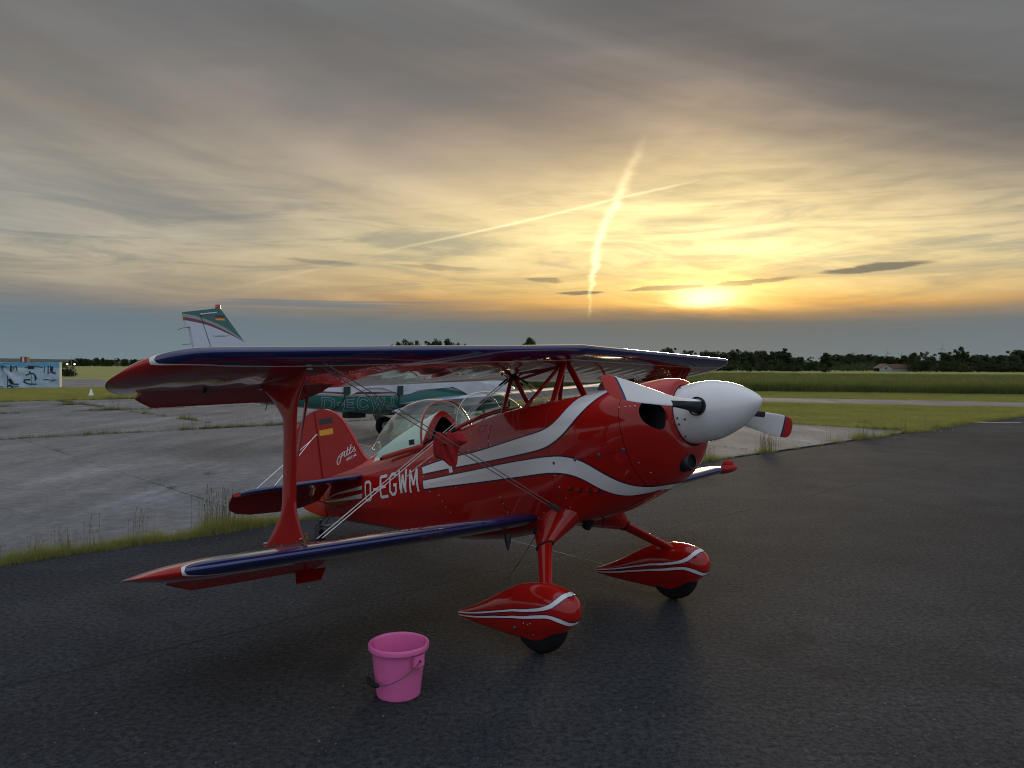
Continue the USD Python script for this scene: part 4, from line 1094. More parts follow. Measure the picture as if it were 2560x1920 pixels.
    def resample(q, flipit=False):
        q2 = np.vstack([q, q[:1]]); s_ = np.concatenate([[0], np.cumsum(np.linalg.norm(np.diff(q2, axis=0), axis=1))]); t_ = np.linspace(0, s_[-1], nn + 1)[:-1]
        return np.stack([np.interp(t_, s_, q2[:, i]) for i in range(3)], 1)
    r1, r2 = resample(root), resample(ringp)
    best = None
    for fl in (0, 1):
        q = r2[::-1] if fl else r2
        for sh in range(nn):
            d = np.linalg.norm((np.roll(q, sh, 0) - j) - (r1 - r1.mean(0)) * .4, axis=1).sum()
            if best is None or d < best[0]: best = (d, np.roll(q, sh, 0))
    r2 = best[1]
    lv = []
    for q in np.linspace(0, 1, 14):
        e = q ** .75
        lv.append(r1 * (1 - e) + r2 * e)
    fr_ = grid(np.array(lv), close_v=True)
    tm = trimesh.Trimesh(*fr_, process=False)
    part(L_, "leg_fairing", mm(fr_), M["red"], 40)
    part(L_, "gaiter_ring", mm(tube(np.vstack([r2, r2[:2]]), .006, 8, False)), M["black"], 60)
# belly: drains, exhaust stack, strap
part(PITTS, "exhaust_stack", tube([(-1.22, -.05, -.49), (-1.27, -.05, -.535), (-1.305, -.05, -.575)], [.028, .030, .030], 20), M["black"], 40)
part(PITTS, "belly_drain", tube([(-1.86, -.20, -.55), (-1.865, -.205, -.60), (-1.87, -.207, -.63), (-1.872, -.208, -.66)], [.022, .022, .012, .006], 14), M["darkmetal"], 40)
part(PITTS, "drain_pipe", tube([(-1.17, -.02, -.52), (-1.19, -.03, -.58)], .006, 8), M["black"], 40)
part(PITTS, "belly_cord", tube([(-1.53, -.27, -.56), (-1.66, -.30, -.70), (-1.80, -.33, -.83)], .0022, 6), M["black"], 60)
part(PITTS, "belly_panel", tube([(-1.56, -.26, -.545), (-1.50, -.24, -.562)], .022, 12), M["black"], 50)

# --- tail wheel
tw = np.array([-4.46, 0, -.425])
TWH = part(PITTS, "tail_wheel", join(lathe([(-.020, .02), (-.022, .045), (-.016, .056), (0, .060), (.016, .056), (.022, .045), (.020, .02), (-.020, .02)], tw, "y", 28)), M["rubber"], 40)
part(TWH, "tail_spring", tube([(-3.98, 0, -.30), (-4.15, 0, -.322), (-4.33, 0, -.330)], 1.0, 10, True, (.008, .022, [0, 0, 1])), M["metal"], 40)
part(TWH, "wheel_fork", join(box(tw + [-.03, -.032, -.01], tw + [.035, -.025, .085]), box(tw + [-.03, .025, -.01], tw + [.035, .032, .085]), box(tw + [-.035, -.034, .075], tw + [.06, .034, .095]), tube([tw + [.02, 0, .09], tw + [.05, 0, .16]], .014, 12), tube([tw + [.05, 0, .11], (-4.31, 0, -.332)], .014, 10)), M["darkmetal"], 35)
parts(TWH, "steering_spring", [tube([tw + [.02, s * .05, .10], (-4.27, s * .02, -.24)], .004, 6) for s in (-1, 1)], M["black"], 50)

# --- cockpit: turtledeck, head fairing, seat, glazing
def deck_section(x, n=41):
    top = np.interp(x, [-3.62, -3.45, -3.30, -3.10, -2.9, -2.74, -2.62, -2.56], [.150, .205, .250, .305, .350, .382, .405, .414])
    hw = np.interp(x, [-3.62, -3.3, -3.1, -2.6, -2.56], [.100, .150, .180, .236, .240])
    zs = np.interp(x, [-3.6, -3.1, -2.6], [.115, .135, .157])
    a = np.linspace(-1, 1, n)
    y = hw * np.sign(a) * np.abs(a) ** 1.0
    q = np.abs(a)
    z = zs + (top - zs) * (1 - q ** 1.55) ** .92
    return np.stack([np.full(n, x), y, z], 1)
dx = np.linspace(-2.562, -3.30, 30); dx2 = np.linspace(-3.30, -3.64, 18)
DECK = part(PITTS, "turtledeck", grid(np.array([deck_section(x) for x in dx])), M["cream"], 50, label="cream head fairing under the canopy")
part(DECK, "deck_tail", grid(np.array([deck_section(x) for x in dx2])), M["red"], 50, label="red rear slope of the deck")
o = deck_section(-2.560); c = np.array([-2.560, 0, .16])
inn = c + (o - c) * [1, .70, .80]; inn[:, 2] = np.maximum(inn[:, 2], .10)
part(DECK, "head_fairing_rim", join(grid(np.stack([o, o + [.010, 0, 0] + (o - c) * -.02, inn + [.010, 0, 0], inn - [.01, 0, 0]]))), M["red"], 40)
rec = np.stack([inn, inn - [.14, 0, 0]]); rb = inn - [.14, 0, 0]
part(DECK, "headrest_recess", join(grid(rec), (np.vstack([rb, c - [.14, 0, .05]]), np.array([[i, i + 1, len(rb)] for i in range(len(rb) - 1)]))), M["upholstery"], 60)
tub = skin(cut0 + .02, cut1 - .01, 12, 1.02, 5.2, 40, (1, -1), -.012)
part(PITTS, "cockpit_lining", join(*tub, box((-2.60, -.22, -.30), (-2.585, .22, .15)), box((-2.145, -.2, -.40), (-2.135, .2, .18))), M["upholstery"], 40)
part(PITTS, "pilot_seat", join(box((-2.565, -.19, -.30), (-2.53, .19, .20)), box((-2.53, -.19, -.32), (-2.20, .19, -.25))), M["upholstery"], False)
part(PITTS, "instrument_panel", prism(Polygon([(-.20, .0), (.20, .0), (.20, .17), (.12, .235), (-.12, .235), (-.20, .17)]), -2.13, -2.115, "yz"), M["black"], False)
def canopy(n=25, m=33):
    xs = np.array([-2.53, -2.60, -2.70, -2.82, -2.95, -3.06, -3.16, -3.25, -3.32, -3.365, -3.385])
    top = np.array([.482, .508, .527, .529, .503, .460, .405, .345, .290, .255, .240])
    hw = np.array([.268, .270, .270, .265, .250, .232, .208, .178, .140, .095, .055])
    zb = np.array([.150, .149, .147, .145, .143, .142, .150, .175, .205, .225, .232])
    q = np.linspace(-2.53, -3.385, n); f = lambda a: PchipInterpolator(xs[::-1], a[::-1])(q)
    a = np.linspace(0, np.pi, m)
    rows = [np.stack([np.full(m, x), -w * np.sign(np.cos(a)) * np.abs(np.cos(a)) ** .85, b + (t - b) * np.sin(a) ** .92], 1) for x, t, w, b in zip(q, f(top), f(hw), f(zb))]
    return np.array(rows)
cp = canopy()
CAN = part(PITTS, "canopy", grid(cp), M["plexi"], 60)
hoop = cp[0]
part(CAN, "canopy_hoop", tube(hoop + [.004, 0, 0], 1.0, 12, True, (.011, .005, [1, 0, 0])), M["red"], 50)
part(CAN, "hoop_liner", tube(hoop * [1, .975, 1] + [-.016, 0, -.006], .006, 8), M["cream"], 50)
hs = [T(trimesh.creation.icosphere(1, .0036), p * [1, 1.02, 1] + [.002, 0, .005]) for p in hoop[2:-2:2]]
part(CAN, "hoop_screw", join(*hs), M["metal"], 30, kind="stuff")
for s in (-1, 1):
    rail = np.stack([np.linspace(-2.505, -3.06, 10), np.full(10, 0.0), np.linspace(.149, .136, 10)], 1)
    hw_ = np.interp(rail[:, 0], [-3.06, -2.82, -2.53], [.238, .268, .272]); rail[:, 1] = s * hw_
    part(CAN, "canopy_rail", tube(rail, 1.0, 10, True, (.019, .005, [0, 0, 1])), M["red"], 50)
    part(CAN, "rail_end", box((-3.075, s * .242 - .008, .118), (-3.055, s * .242 + .008, .140)), M["black"], False)
    part(CAN, "air_scoop", box((-2.66, s * .276 - .0015, .175), (-2.60, s * .276 + .0015, .215)), M["upholstery"], False)
def windshield(n=22, m=33):
    rows = []
    for s in np.linspace(0.0, 1, n):
        bx = -1.785 - .375 * s; by = .240 * (1 - (1 - s) ** 2.2) ** .62 + .002
        t_ = np.interp(bx, [-2.42, -2.21, -2.0, -1.785], [.19, .205, .246, .288])
        ax_ = -1.785 - .345 * s ** .95; az_ = .290 + .178 * np.sin(min(1, s * 1.02) * np.pi / 2) ** .8
        a = np.linspace(0, np.pi, m)
        k = np.sin(a) ** .9
        rows.append(np.stack([bx + (ax_ - bx) * k, -by * np.cos(a), t_ + (az_ - t_) * k], 1))
    return np.array(rows)
ws = windshield()
WS = part(PITTS, "windshield", grid(ws), M["plexi"], 60)
for col in (0, -1):
    part(WS, "windshield_base", tube(ws[:, col] + [0, 0, .004], 1.0, 10, True, (.014, .005, [0, 0, 1])), M["red"], 50)
part(WS, "windshield_edge", tube(ws[-1], .0035, 8), M["cream"], 50)
pair(FUS, "cockpit_coaming", tube(fus(np.linspace(cut0, cut1, 24), 1.0) + [0, 0, .004], .009, 10), M["black"], 50)
pair(FUS, "hinge_strip", join(tube([(-1.74, .115, .284), (-1.42, .105, .270)], .0065, 8), *[T(trimesh.creation.icosphere(1, .009), (x, .11, z)) for x, z in ((-1.73, .286), (-1.6, .281), (-1.43, .273))]), M["cream"], 40)
# fuel filler and the fairing plates at the cabane feet
parts(FUS, "strut_cuff", [box((x - .03, s * y - .012, z - .012), (x + .035, s * y + .012, z + .006)) for s in (-1, 1) for x, y, z in ((-1.785, .172, .243), (-1.56, .186, .245), (-1.30, .186, .243))], M["red"], False)

# --- aileron spades under the lower wings, slave struts between the ailerons
for s in (-1, 1):
    arm = tube([(-2.27, s * 1.50, -.455), (-2.26, s * 1.50, -.51), (-2.28, s * 1.47, -.548)], 1.0, 10, True, (.022, .006, [1, 0, 0]))
    a_, b_, c_, d_ = [np.array(q) * [1, s, 1] for q in ((-2.19, 1.61, -.592), (-2.20, 1.44, -.600), (-2.30, 1.335, -.546), (-2.33, 1.525, -.532))]
    ring_ = np.array([a_, b_ * .85 + a_ * .15 + [0, 0, 0], b_, c_ * .15 + b_ * .85, c_, d_]); nn_ = np.cross(b_ - a_, d_ - a_); nn_ /= np.linalg.norm(nn_)
    top_, bot_ = ring_ + nn_ * .003, ring_ - nn_ * .003
    fan_ = np.array([[0, i, i + 1] for i in range(1, 5)])
    plate_ = join((top_, fan_), (bot_, fan_[:, ::-1]), grid(np.stack([bot_, top_]), close_v=True))
    SP = part(PITTS, "aileron_spade", plate_, M["red"], 30)
    part(SP, "spade_arm", arm, M["red"], 40)
    part(SP, "spade_bracket", box((-2.24, s * 1.46 - .05, -.470), (-2.04, s * 1.46 + .05, -.440)), M["red"], False)
    part(PITTS, "aileron_slave_strut", tube([(-2.06, s * 1.47, .455), (-2.23, s * 1.66, -.41)], 1.0, 12, True, (.014, .007, [1, 0, 0])), M["red"], 50)
    parts(PITTS, "aileron_hinge", [box((w.edges(y)[1] + .205, s * y - .012, w.pt(y, .742, -1)[2] - .018), (w.edges(y)[1] + .25, s * y + .012, w.pt(y, .742, -1)[2] + .004)) for w, y in ((UW, 1.7), (UW, 2.1), (LW, 1.6), (LW, 2.0))], M["darkmetal"], False)
# ------------------------------------------------------------------ grass, weeds, crop and trees
def leaf_material(name, c0, c1, trans=.35, rough=.7):
    g = Graph(); r = g.n("object_info", "random"); p = g.n("geometry", "position"); isl = g.n("geometry", "random_per_island")
    n = g.noise(p, .5, 3, .6)
    c = g.mix(g.rng(n * .5 + isl * .35 + r * .15, .25, .75), c0, c1)
    d = g.n("principled_bsdf", "BSDF", base_color=c, roughness=rough, specular_ior_level=.25)
    t = g.n("translucent_bsdf", "BSDF", color=g.mix(1.0, c, (1.25, 1.35, .7), "multiply"))
    return g.make(f"/World/Looks/{name}", surface=g.n("mix_closure", "closure", fac=trans, closure1=d, closure2=t))
M["blade"] = leaf_material("grass_blade", (.27, .275, .095), (.50, .46, .20), .5)
M["dryblade"] = leaf_material("dry_grass", (.26, .22, .12), (.42, .36, .21), .4)
M["weed"] = leaf_material("weed_blade", (.11, .125, .042), (.24, .235, .09), .4)
M["crop"] = leaf_material("tall_crop", (.095, .125, .038), (.27, .28, .10), .35)
M["leaf"] = leaf_material("dark_leaf", (.032, .050, .022), (.085, .105, .042), .25)
M["leaf2"] = leaf_material("olive_leaf", (.050, .064, .028), (.110, .122, .052), .25)
M["bark"] = plain("bark", (.05, .042, .034), .9)
def blades(n, h0, h1, spread, lean, width, rng, segs=3):
    V, F, o = [], [], 0
    for _ in range(n):
        h = rng.uniform(h0, h1); a = rng.uniform(0, 2 * np.pi); d = np.array([math.cos(a), math.sin(a)]); L = h * rng.uniform(.15, 1) * lean
        base = rng.normal(0, spread, 2); w = width * rng.uniform(.6, 1.3); side = np.array([-d[1], d[0]])
        if rng.random() < .5: side = np.array([1., .2]) * np.sign(rng.normal())
        s = np.linspace(0, 1, segs + 1)
        for i, t in enumerate(s):
            c = np.append(base + d * L * t ** 1.8, h * (t - .25 * lean * t ** 3))
            if i < segs:
                ww = w * (1 - .75 * t); V += [c + np.append(side * ww / 2, 0), c - np.append(side * ww / 2, 0)]
            else: V.append(c)
        for i in range(segs - 1): F += [[o + 2 * i, o + 2 * i + 1, o + 2 * i + 3], [o + 2 * i, o + 2 * i + 3, o + 2 * i + 2]]
        F.append([o + 2 * segs - 2, o + 2 * segs - 1, o + 2 * segs]); o += 2 * segs + 1
    return np.array(V), np.array(F)
def seed_stalks(n, h0, h1, spread, lean, rng):
    ms = []
    for _ in range(n):
        h = rng.uniform(h0, h1); a = rng.uniform(0, 2 * np.pi); d = np.array([math.cos(a), math.sin(a), 0]); base = np.append(rng.normal(0, spread, 2), 0)
        t = np.linspace(0, 1, 6); p = base + d * (h * lean * rng.uniform(.1, .8) * t ** 2)[:, None] + np.outer(h * (t - .12 * t ** 3), [0, 0, 1])
        ms.append(tube(p, [.0016, .0015, .0013, .0011, .001, .0008], 4, False))
        hd = p[-1] + (p[-1] - p[-2]) * np.linspace(-.55, .35, 5)[:, None]
        ms.append(tube(hd, [.0011, .0026, .0029, .0021, .0006], 5, False))
    return join(*ms)
def instancer(name, protos, pos, rotz, scale, idx, label=None, cat=None):
    path = numbered("/World", name)
    pi = UsdGeom.PointInstancer.Define(stage, path)
    rel = pi.CreatePrototypesRel()
    for i, (m, mat) in enumerate(protos):
        pp = f"{path}/tuft_{i:03d}" if i else f"{path}/tuft"
        usdkit.mesh(stage, pp, m, mat, smooth=False); rel.AddTarget(pp)
    n = len(pos)
    pi.CreateProtoIndicesAttr(Vt.IntArray.FromNumpy(np.asarray(idx, np.int32)))
    pi.CreatePositionsAttr(Vt.Vec3fArray.FromNumpy(np.asarray(pos, np.float32)))
    h = np.radians(rotz) / 2
    q = np.zeros((n, 4), np.float16); q[:, 3] = np.cos(h); q[:, 2] = np.sin(h)
    pi.CreateOrientationsAttr(Vt.QuathArray([Gf.Quath(float(a[3]), float(a[0]), float(a[1]), float(a[2])) for a in q]))
    sc = np.asarray(scale, np.float32)
    if sc.ndim == 1: sc = np.repeat(sc[:, None], 3, 1)
    pi.CreateScalesAttr(Vt.Vec3fArray.FromNumpy(np.ascontiguousarray(sc)))
    tag(pi.GetPrim(), label, cat, kind="stuff")
rg = np.random.default_rng(5)
LAWN = [(blades(46, .025, .075, .11, .9, .0045, rg), M["blade"]), (blades(46, .03, .095, .11, 1.0, .0045, rg), M["blade"]), (blades(26, .03, .11, .12, .9, .004, rg), M["dryblade"])]
def in_poly(pts, poly): return contains_xy(Polygon(poly), pts[:, 0], pts[:, 1])
def ab_of(p): return p @ AX, p @ BX
# mown grass around the hard surfaces, as far as blades can be told from a green sheet
n_ = 150000
d_ = np.sqrt(rg.uniform(14.5 ** 2, 60 ** 2, n_)); th_ = rg.uniform(-.80, .80, n_)
pts = np.stack([d_ * np.sin(th_), d_ * np.cos(th_)], 1); a_, b_ = ab_of(pts)
ok = (rg.random(n_) < np.clip((24 / d_) ** 1.4, 0, 1)) & (b_ > E_B + .06) & ~((a_ < 20.86) & (b_ < 37.85)) & ~in_poly(pts, STRIP) & ~in_poly(pts, [ab(*q) for q in TAXI])
s_n = np.array([.28, .96]); CROP0 = np.array([16.64, 51.5]); crop_d = (pts - CROP0) @ s_n
ok &= ~((crop_d > 0) & (pts[:, 0] > -9))
pts = pts[ok]
patch = meshkit.fbm(np.column_stack([pts * .35, np.zeros(len(pts))]), 3, 8)
edgy = np.minimum(np.abs(pts @ AX - 20.8), 9)
sc = (.75 + .7 * patch) * np.where((edgy < .5) & (pts @ BX < 38), 1.9, 1.0) * np.where(np.hypot(*pts.T) > 34, 1.35, 1.0)
instancer("meadow_grass", LAWN, np.column_stack([pts, np.full(len(pts), -.055)]), rg.uniform(0, 360, len(pts)), sc * 1.15, rg.choice(3, len(pts), p=[.45, .38, .17]))
# weeds in the slab joints
JW = [(blades(20, .02, .09, .035, 1.0, .005, rg), M["weed"]), (blades(26, .03, .15, .05, .8, .005, rg), M["weed"]), (blades(16, .03, .13, .04, .9, .004, rg), M["dryblade"]), (seed_stalks(7, .12, .32, .05, .5, rg), M["dryblade"])]
P_, S_, I_ = [], [], []
def weed_line(p0, p1, dens, big=1.0, seed=0, wid=.04, gaps=.5):
    p0, p1 = np.array(p0), np.array(p1); L = np.linalg.norm(p1 - p0); n = int(L * dens)
    t = rg.random(n); q = p0 + (p1 - p0) * t[:, None]
    w = meshkit.fbm(np.column_stack([t * L * .8, np.full(n, seed * 3.3), np.zeros(n)]), 3, seed)
    keep = w > gaps
    q, w = q[keep], w[keep]
    P_.append(np.column_stack([q + rg.normal(0, wid, q.shape), np.full(len(q), -.02)])); S_.append(big * (.55 + 3.2 * (w - gaps)) * rg.uniform(.7, 1.25, len(q))); I_.append(rg.choice(4, len(q), p=[.52, .26, .20, .02]))
def weed_ab(a0, b0, a1, b1, *k, **kw): weed_line(ab(a0, b0), ab(a1, b1), *k, **kw)
weed_ab(-6, 19.13, 20.8, 19.13, 40, .8, seed=1, gaps=.37); weed_ab(7.5, 19.13, 11.0, 19.13, 60, 1.0, seed=1, gaps=.3)
weed_ab(-6, 28.93, 20.8, 28.93, 36, .9, seed=2, gaps=.38); weed_ab(-6, 33.53, 20.8, 33.53, 34, .9, seed=3, gaps=.38)
for a in (3.6, 13.6): weed_ab(a, 7.4, a, 19.1, 26, .45, seed=int(a * 7), gaps=.40)
for a in (8.4, 18.4): weed_ab(a, 19.1, a, 37.7, 26, .9, seed=int(a * 5), gaps=.38)
weed_ab(-3, 37.8, 20.8, 37.8, 26, 1.1, seed=9, gaps=.34); weed_ab(20.8, 7.6, 20.8, 37.8, 30, 1.2, seed=10, gaps=.30)
weed_ab(-1.4, 12.5, -1.2, 12.6, 4, 1.0, seed=11, gaps=.2); weed_ab(4.4, 11.2, 4.5, 11.2, 60, .45, seed=12, gaps=.1, wid=.02)
pos = np.vstack(P_); instancer("joint_weeds", JW, pos, rg.uniform(0, 360, len(pos)), np.concatenate(S_), np.concatenate(I_))
# the verge along the asphalt's edge
EW = [(blades(34, .03, .12, .05, 1.0, .0042, rg, 3), M["blade"]), (blades(30, .05, .19, .05, .8, .0040, rg, 3), M["blade"]), (blades(22, .05, .17, .05, 1.0, .0036, rg), M["dryblade"]), (seed_stalks(8, .14, .36, .05, .26, rg), M["dryblade"])]
P_, S_, I_ = [], [], []
def verge(a0, a1, n, big, tall, wid, off=.0):
    a = rg.uniform(a0, a1, n); b = E_B + .05 + off + np.abs(rg.normal(0, wid, n)); w = np.interp(a, edge_a, wob)
    P_.append(np.column_stack([ab(a, b + w), np.full(n, -.02)])); S_.append(big * rg.uniform(.55, 1.25, n) * (.35 + 1.25 * meshkit.fbm(np.column_stack([a * 2.6, np.zeros(n), np.zeros(n)]), 3, 17)))
    I_.append(rg.choice(4, n, p=[.46 - tall * .6, .26, .28 - tall * .4, tall]))
verge(-1.5, 5.4, 1500, .80, .006, .085)
verge(5.4, 9.5, 300, .72, .01, .06)
for a, n, s, tl, w in ((1.34, 40, .95, .10, .10), (1.62, 50, 1.1, .08, .13), (1.85, 26, 1.0, .14, .12), (2.34, 24, .95, .10, .10), (2.95, 46, 1.0, .24, .13), (3.12, 30, .9, .16, .12), (3.4, 16, .9, .14, .1), (1.05, 20, 1.0, .15, .16), (.8, 16, .9, .2, .2)):
    verge(a - .16, a + .16, n, s, tl, w, .03)
for a, n, s, tl in ((10.9, 34, .8, .12), (11.25, 26, .9, .2), (11.7, 34, 1.0, .22), (12.05, 14, .8, .1), (12.8, 8, .5, .05), (13.4, 28, 1.25, .35), (13.7, 14, .7, .12), (14.6, 8, .5, .0), (15.6, 10, .7, .15), (16.6, 12, .8, .2), (17.5, 26, 1.1, .3), (17.95, 24, 1.1, .2), (18.4, 10, .8, .1), (18.9, 20, .9, .1), (19.6, 20, .9, .1), (20.4, 40, 1.0, .1)):
    verge(a - .18, a + .18, n, s, tl, .10)
verge(20.8, 60, 2600, 1.05, .02, .30)
pos = np.vstack(P_); instancer("verge_grass", EW, pos, rg.uniform(0, 360, len(pos)), np.concatenate(S_), np.concatenate(I_))
# the tall crop behind the strip
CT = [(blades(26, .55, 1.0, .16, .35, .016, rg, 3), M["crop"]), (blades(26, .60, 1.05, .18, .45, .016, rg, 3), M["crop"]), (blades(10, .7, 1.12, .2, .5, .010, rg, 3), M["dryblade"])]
def crop_pts(n, d0, d1):
    s = rg.uniform(-28, 75, n); d = d0 + (d1 - d0) * rg.random(n)
    return CROP0 + s[:, None] * np.array([.96, -.28]) + d[:, None] * s_n + rg.normal(0, .12, (n, 2))
c1, c2, c3 = crop_pts(7500, 0, 2.5), crop_pts(9000, 2.5, 14), crop_pts(12000, 14, 95)
pos = np.vstack([c1, c2, c3])
pp = meshkit.fbm(np.column_stack([pos * .09, np.zeros(len(pos))]), 3, 4)
pd = np.clip(.05 + .10 * (pp > .52) + np.where(np.arange(len(pos)) > 7500, .38, 0), 0, 1)  # more dry tufts behind the front rows: the lit crop top put into colour
hs = (.80 + .28 * pp) * np.where(np.arange(len(pos)) < 7500, rg.uniform(.75, 1.05, len(pos)), 1.0)
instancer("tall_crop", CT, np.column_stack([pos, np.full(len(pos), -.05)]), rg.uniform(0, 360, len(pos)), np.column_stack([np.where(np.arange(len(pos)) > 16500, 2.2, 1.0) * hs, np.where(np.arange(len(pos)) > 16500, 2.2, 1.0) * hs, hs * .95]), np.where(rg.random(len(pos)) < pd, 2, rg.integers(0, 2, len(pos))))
# trees: a few kinds, each with trunk, limbs and a crown of leaf clumps
def tree_mesh(kind, rng):
    """Unit-height tree: (wood, leaves)."""
    wood, clumps = [], []
    if kind == "broad": th, nb, cr = .18, 12, .42
    elif kind == "open": th, nb, cr = .34, 10, .32
    elif kind == "poplar": th, nb, cr = .10, 12, .13
    elif kind == "bush": th, nb, cr = .08, 10, .62
    else: th, nb, cr = .34, 9, .26
    top = .86 if kind != "bush" else .5
    tp = np.array([[0, 0, 0], [rng.normal(0, .012), rng.normal(0, .012), th * .6], [rng.normal(0, .02), rng.normal(0, .02), th], [rng.normal(0, .03), rng.normal(0, .03), top]])
    wood.append(tube(smooth_curve(tp, 10), np.linspace(.026, .006, 10), 6))
    for i in range(nb):
        f = rng.uniform(.2, 1.0) if kind != "bush" else rng.uniform(0, .9); z0 = th * .8 + (top - th) * f * .75
        a = i * 2.4 + rng.uniform(-.4, .4)
        if kind == "poplar": reach, up = cr * (1.1 - .8 * abs(f - .35)), rng.uniform(.08, .16)
        else: reach, up = cr * rng.uniform(.55, 1.05) * (1.12 - .55 * f), rng.uniform(.06, .26)
        e = np.array([math.cos(a) * reach, math.sin(a) * reach, min(z0 + up, .97)])
        s = np.array([0, 0, z0 * .9])
        wood.append(tube([s, (s + e) / 2 + [0, 0, .02], e], [.010, .006, .002], 4))
        for k in range(5 if kind != "open" else 4):
            clumps.append((s + (e - s) * rng.uniform(.45, 1.05) + rng.normal(0, .035, 3), rng.uniform(.055, .12) * (1.25 if kind in ("broad", "bush") else .8)))
    if kind == "broad":
        for k in range(34): a = rng.uniform(0, 6.3); r = cr * math.sqrt(rng.random()) * .95; clumps.append((np.array([math.cos(a) * r, math.sin(a) * r, rng.uniform(.10, .90 - .45 * (r / cr) ** 2)]), rng.uniform(.07, .13)))
    if kind != "open":
        for k in range(14): clumps.append((np.array([rng.normal(0, cr * .3), rng.normal(0, cr * .3), rng.uniform(th, .93)]), rng.uniform(.06, .11)))
    if kind == "bush":
        for k in range(26): a = rng.uniform(0, 6.3); r = cr * math.sqrt(rng.random()) * .9; clumps.append((np.array([math.cos(a) * r, math.sin(a) * r, rng.uniform(.06, .9 - .5 * (r / cr) ** 2)]), rng.uniform(.08, .14)))
    V, F = [], []
    for c, r in clumps:
        n = 85 if kind != "open" else 60
        d = rng.normal(0, 1, (n, 3)); d /= np.linalg.norm(d, axis=1, keepdims=True); p = c + d * r * rng.uniform(.35, 1.1, (n, 1)) * [1, 1, .8]
        p[:, 2] = np.maximum(p[:, 2], .01)
        s = rng.uniform(.016, .032, n)
        u = rng.normal(0, 1, (n, 3)); u /= np.linalg.norm(u, axis=1, keepdims=True); w = np.cross(u, rng.normal(0, 1, (n, 3))); w /= np.linalg.norm(w, axis=1, keepdims=True)
        o = len(V) * 0
        q = np.stack([p - u * s[:, None], p + w * s[:, None] * .6, p + u * s[:, None], p - w * s[:, None] * .6], 1).reshape(-1, 3)
        V.append(q); k = np.arange(n) * 4
        F.append(np.stack([np.stack([k, k + 1, k + 2], 1), np.stack([k, k + 2, k + 3], 1)], 1).reshape(-1, 3))
    off = np.cumsum([0] + [len(v) for v in V])[:-1]
    return join(*wood), (np.vstack(V), np.vstack([f + o for f, o in zip(F, off)]))
TREES = {}
def add_tree(kind, variant, px, dist, top_py, label, group, wide=1.0, name=None, base=-.06):
    """A tree whose crown reaches the given height; px, top_py are measured in the photograph and turned into a place and a height on the ground."""
    x = (px - 1280) / 1935.3 * dist
    hor = 914 + (1280 - px) * .00524 + 1.0
    h = (CAM_H + (hor - top_py) / 1935.3 * dist - base) * (1.0 if kind == 'poplar' else 1.07)
    key = (kind, variant)
    nm = name or {"poplar": "poplar_tree", "bush": "bush"}.get(kind, "tree")
    rz = float(RNG.uniform(0, 360))
    if key not in TREES:
        wood, leaves = tree_mesh(kind, np.random.default_rng(hash_int(kind) + variant))
        t = thing(nm, label, "bush" if kind == "bush" else "tree", group, pos=(x, dist, base), rotz=rz, scale=(h * wide, h * wide, h))
        part(t, "trunk", wood, M["bark"], 40, weld=False)
        part(t, "crown", leaves, M["leaf" if variant % 2 == 0 else "leaf2"], False, weld=False)
        TREES[key] = t
    else:
        copy_of(TREES[key], nm, label, group, (x, dist, base), rz, (h * wide, h * wide, h))
def hash_int(s): return sum(ord(c) * (i + 3) for i, c in enumerate(s))
GR = "trees and bushes of the far tree line on the right"
zt = lambda u, v: (1760 + .3617 * u, 800 + .3617 * v)
ORD = ["first", "second", "third", "fourth", "fifth", "sixth", "seventh", "eighth", "ninth", "tenth", "eleventh", "twelfth"]
MARKS = [(-400, "the middle of the upper wing"), (222, "the tall open-crowned tree"), (560, "the narrow pointed poplar"), (845, "the cypress-like tree"), (1262, "the white farmhouse"), (1500, "the large dark round bush"), (1770, "the tallest airy tree")]
WORD = {"broad": "broad dark tree", "open": "airy tree", "poplar": "narrow tree", "bush": "low dark bush"}
def row(items):
    """Each tree of the line, named by its order from the landmark left of it."""
    count = {}
    for kind, var, u, v, D, wide, label in sorted(items, key=lambda q: q[2]):
        px, py = zt(u, v); lm = [m for m in MARKS if m[0] < u][-1][1]
        if not label:
            count[kind, lm] = count.get((kind, lm), 0) + 1
            label = f"{WORD[kind]}, {ORD[count[kind, lm] - 1]} right of {lm} in the far row"
        add_tree(kind, var, px, D, py, label, GR, wide)
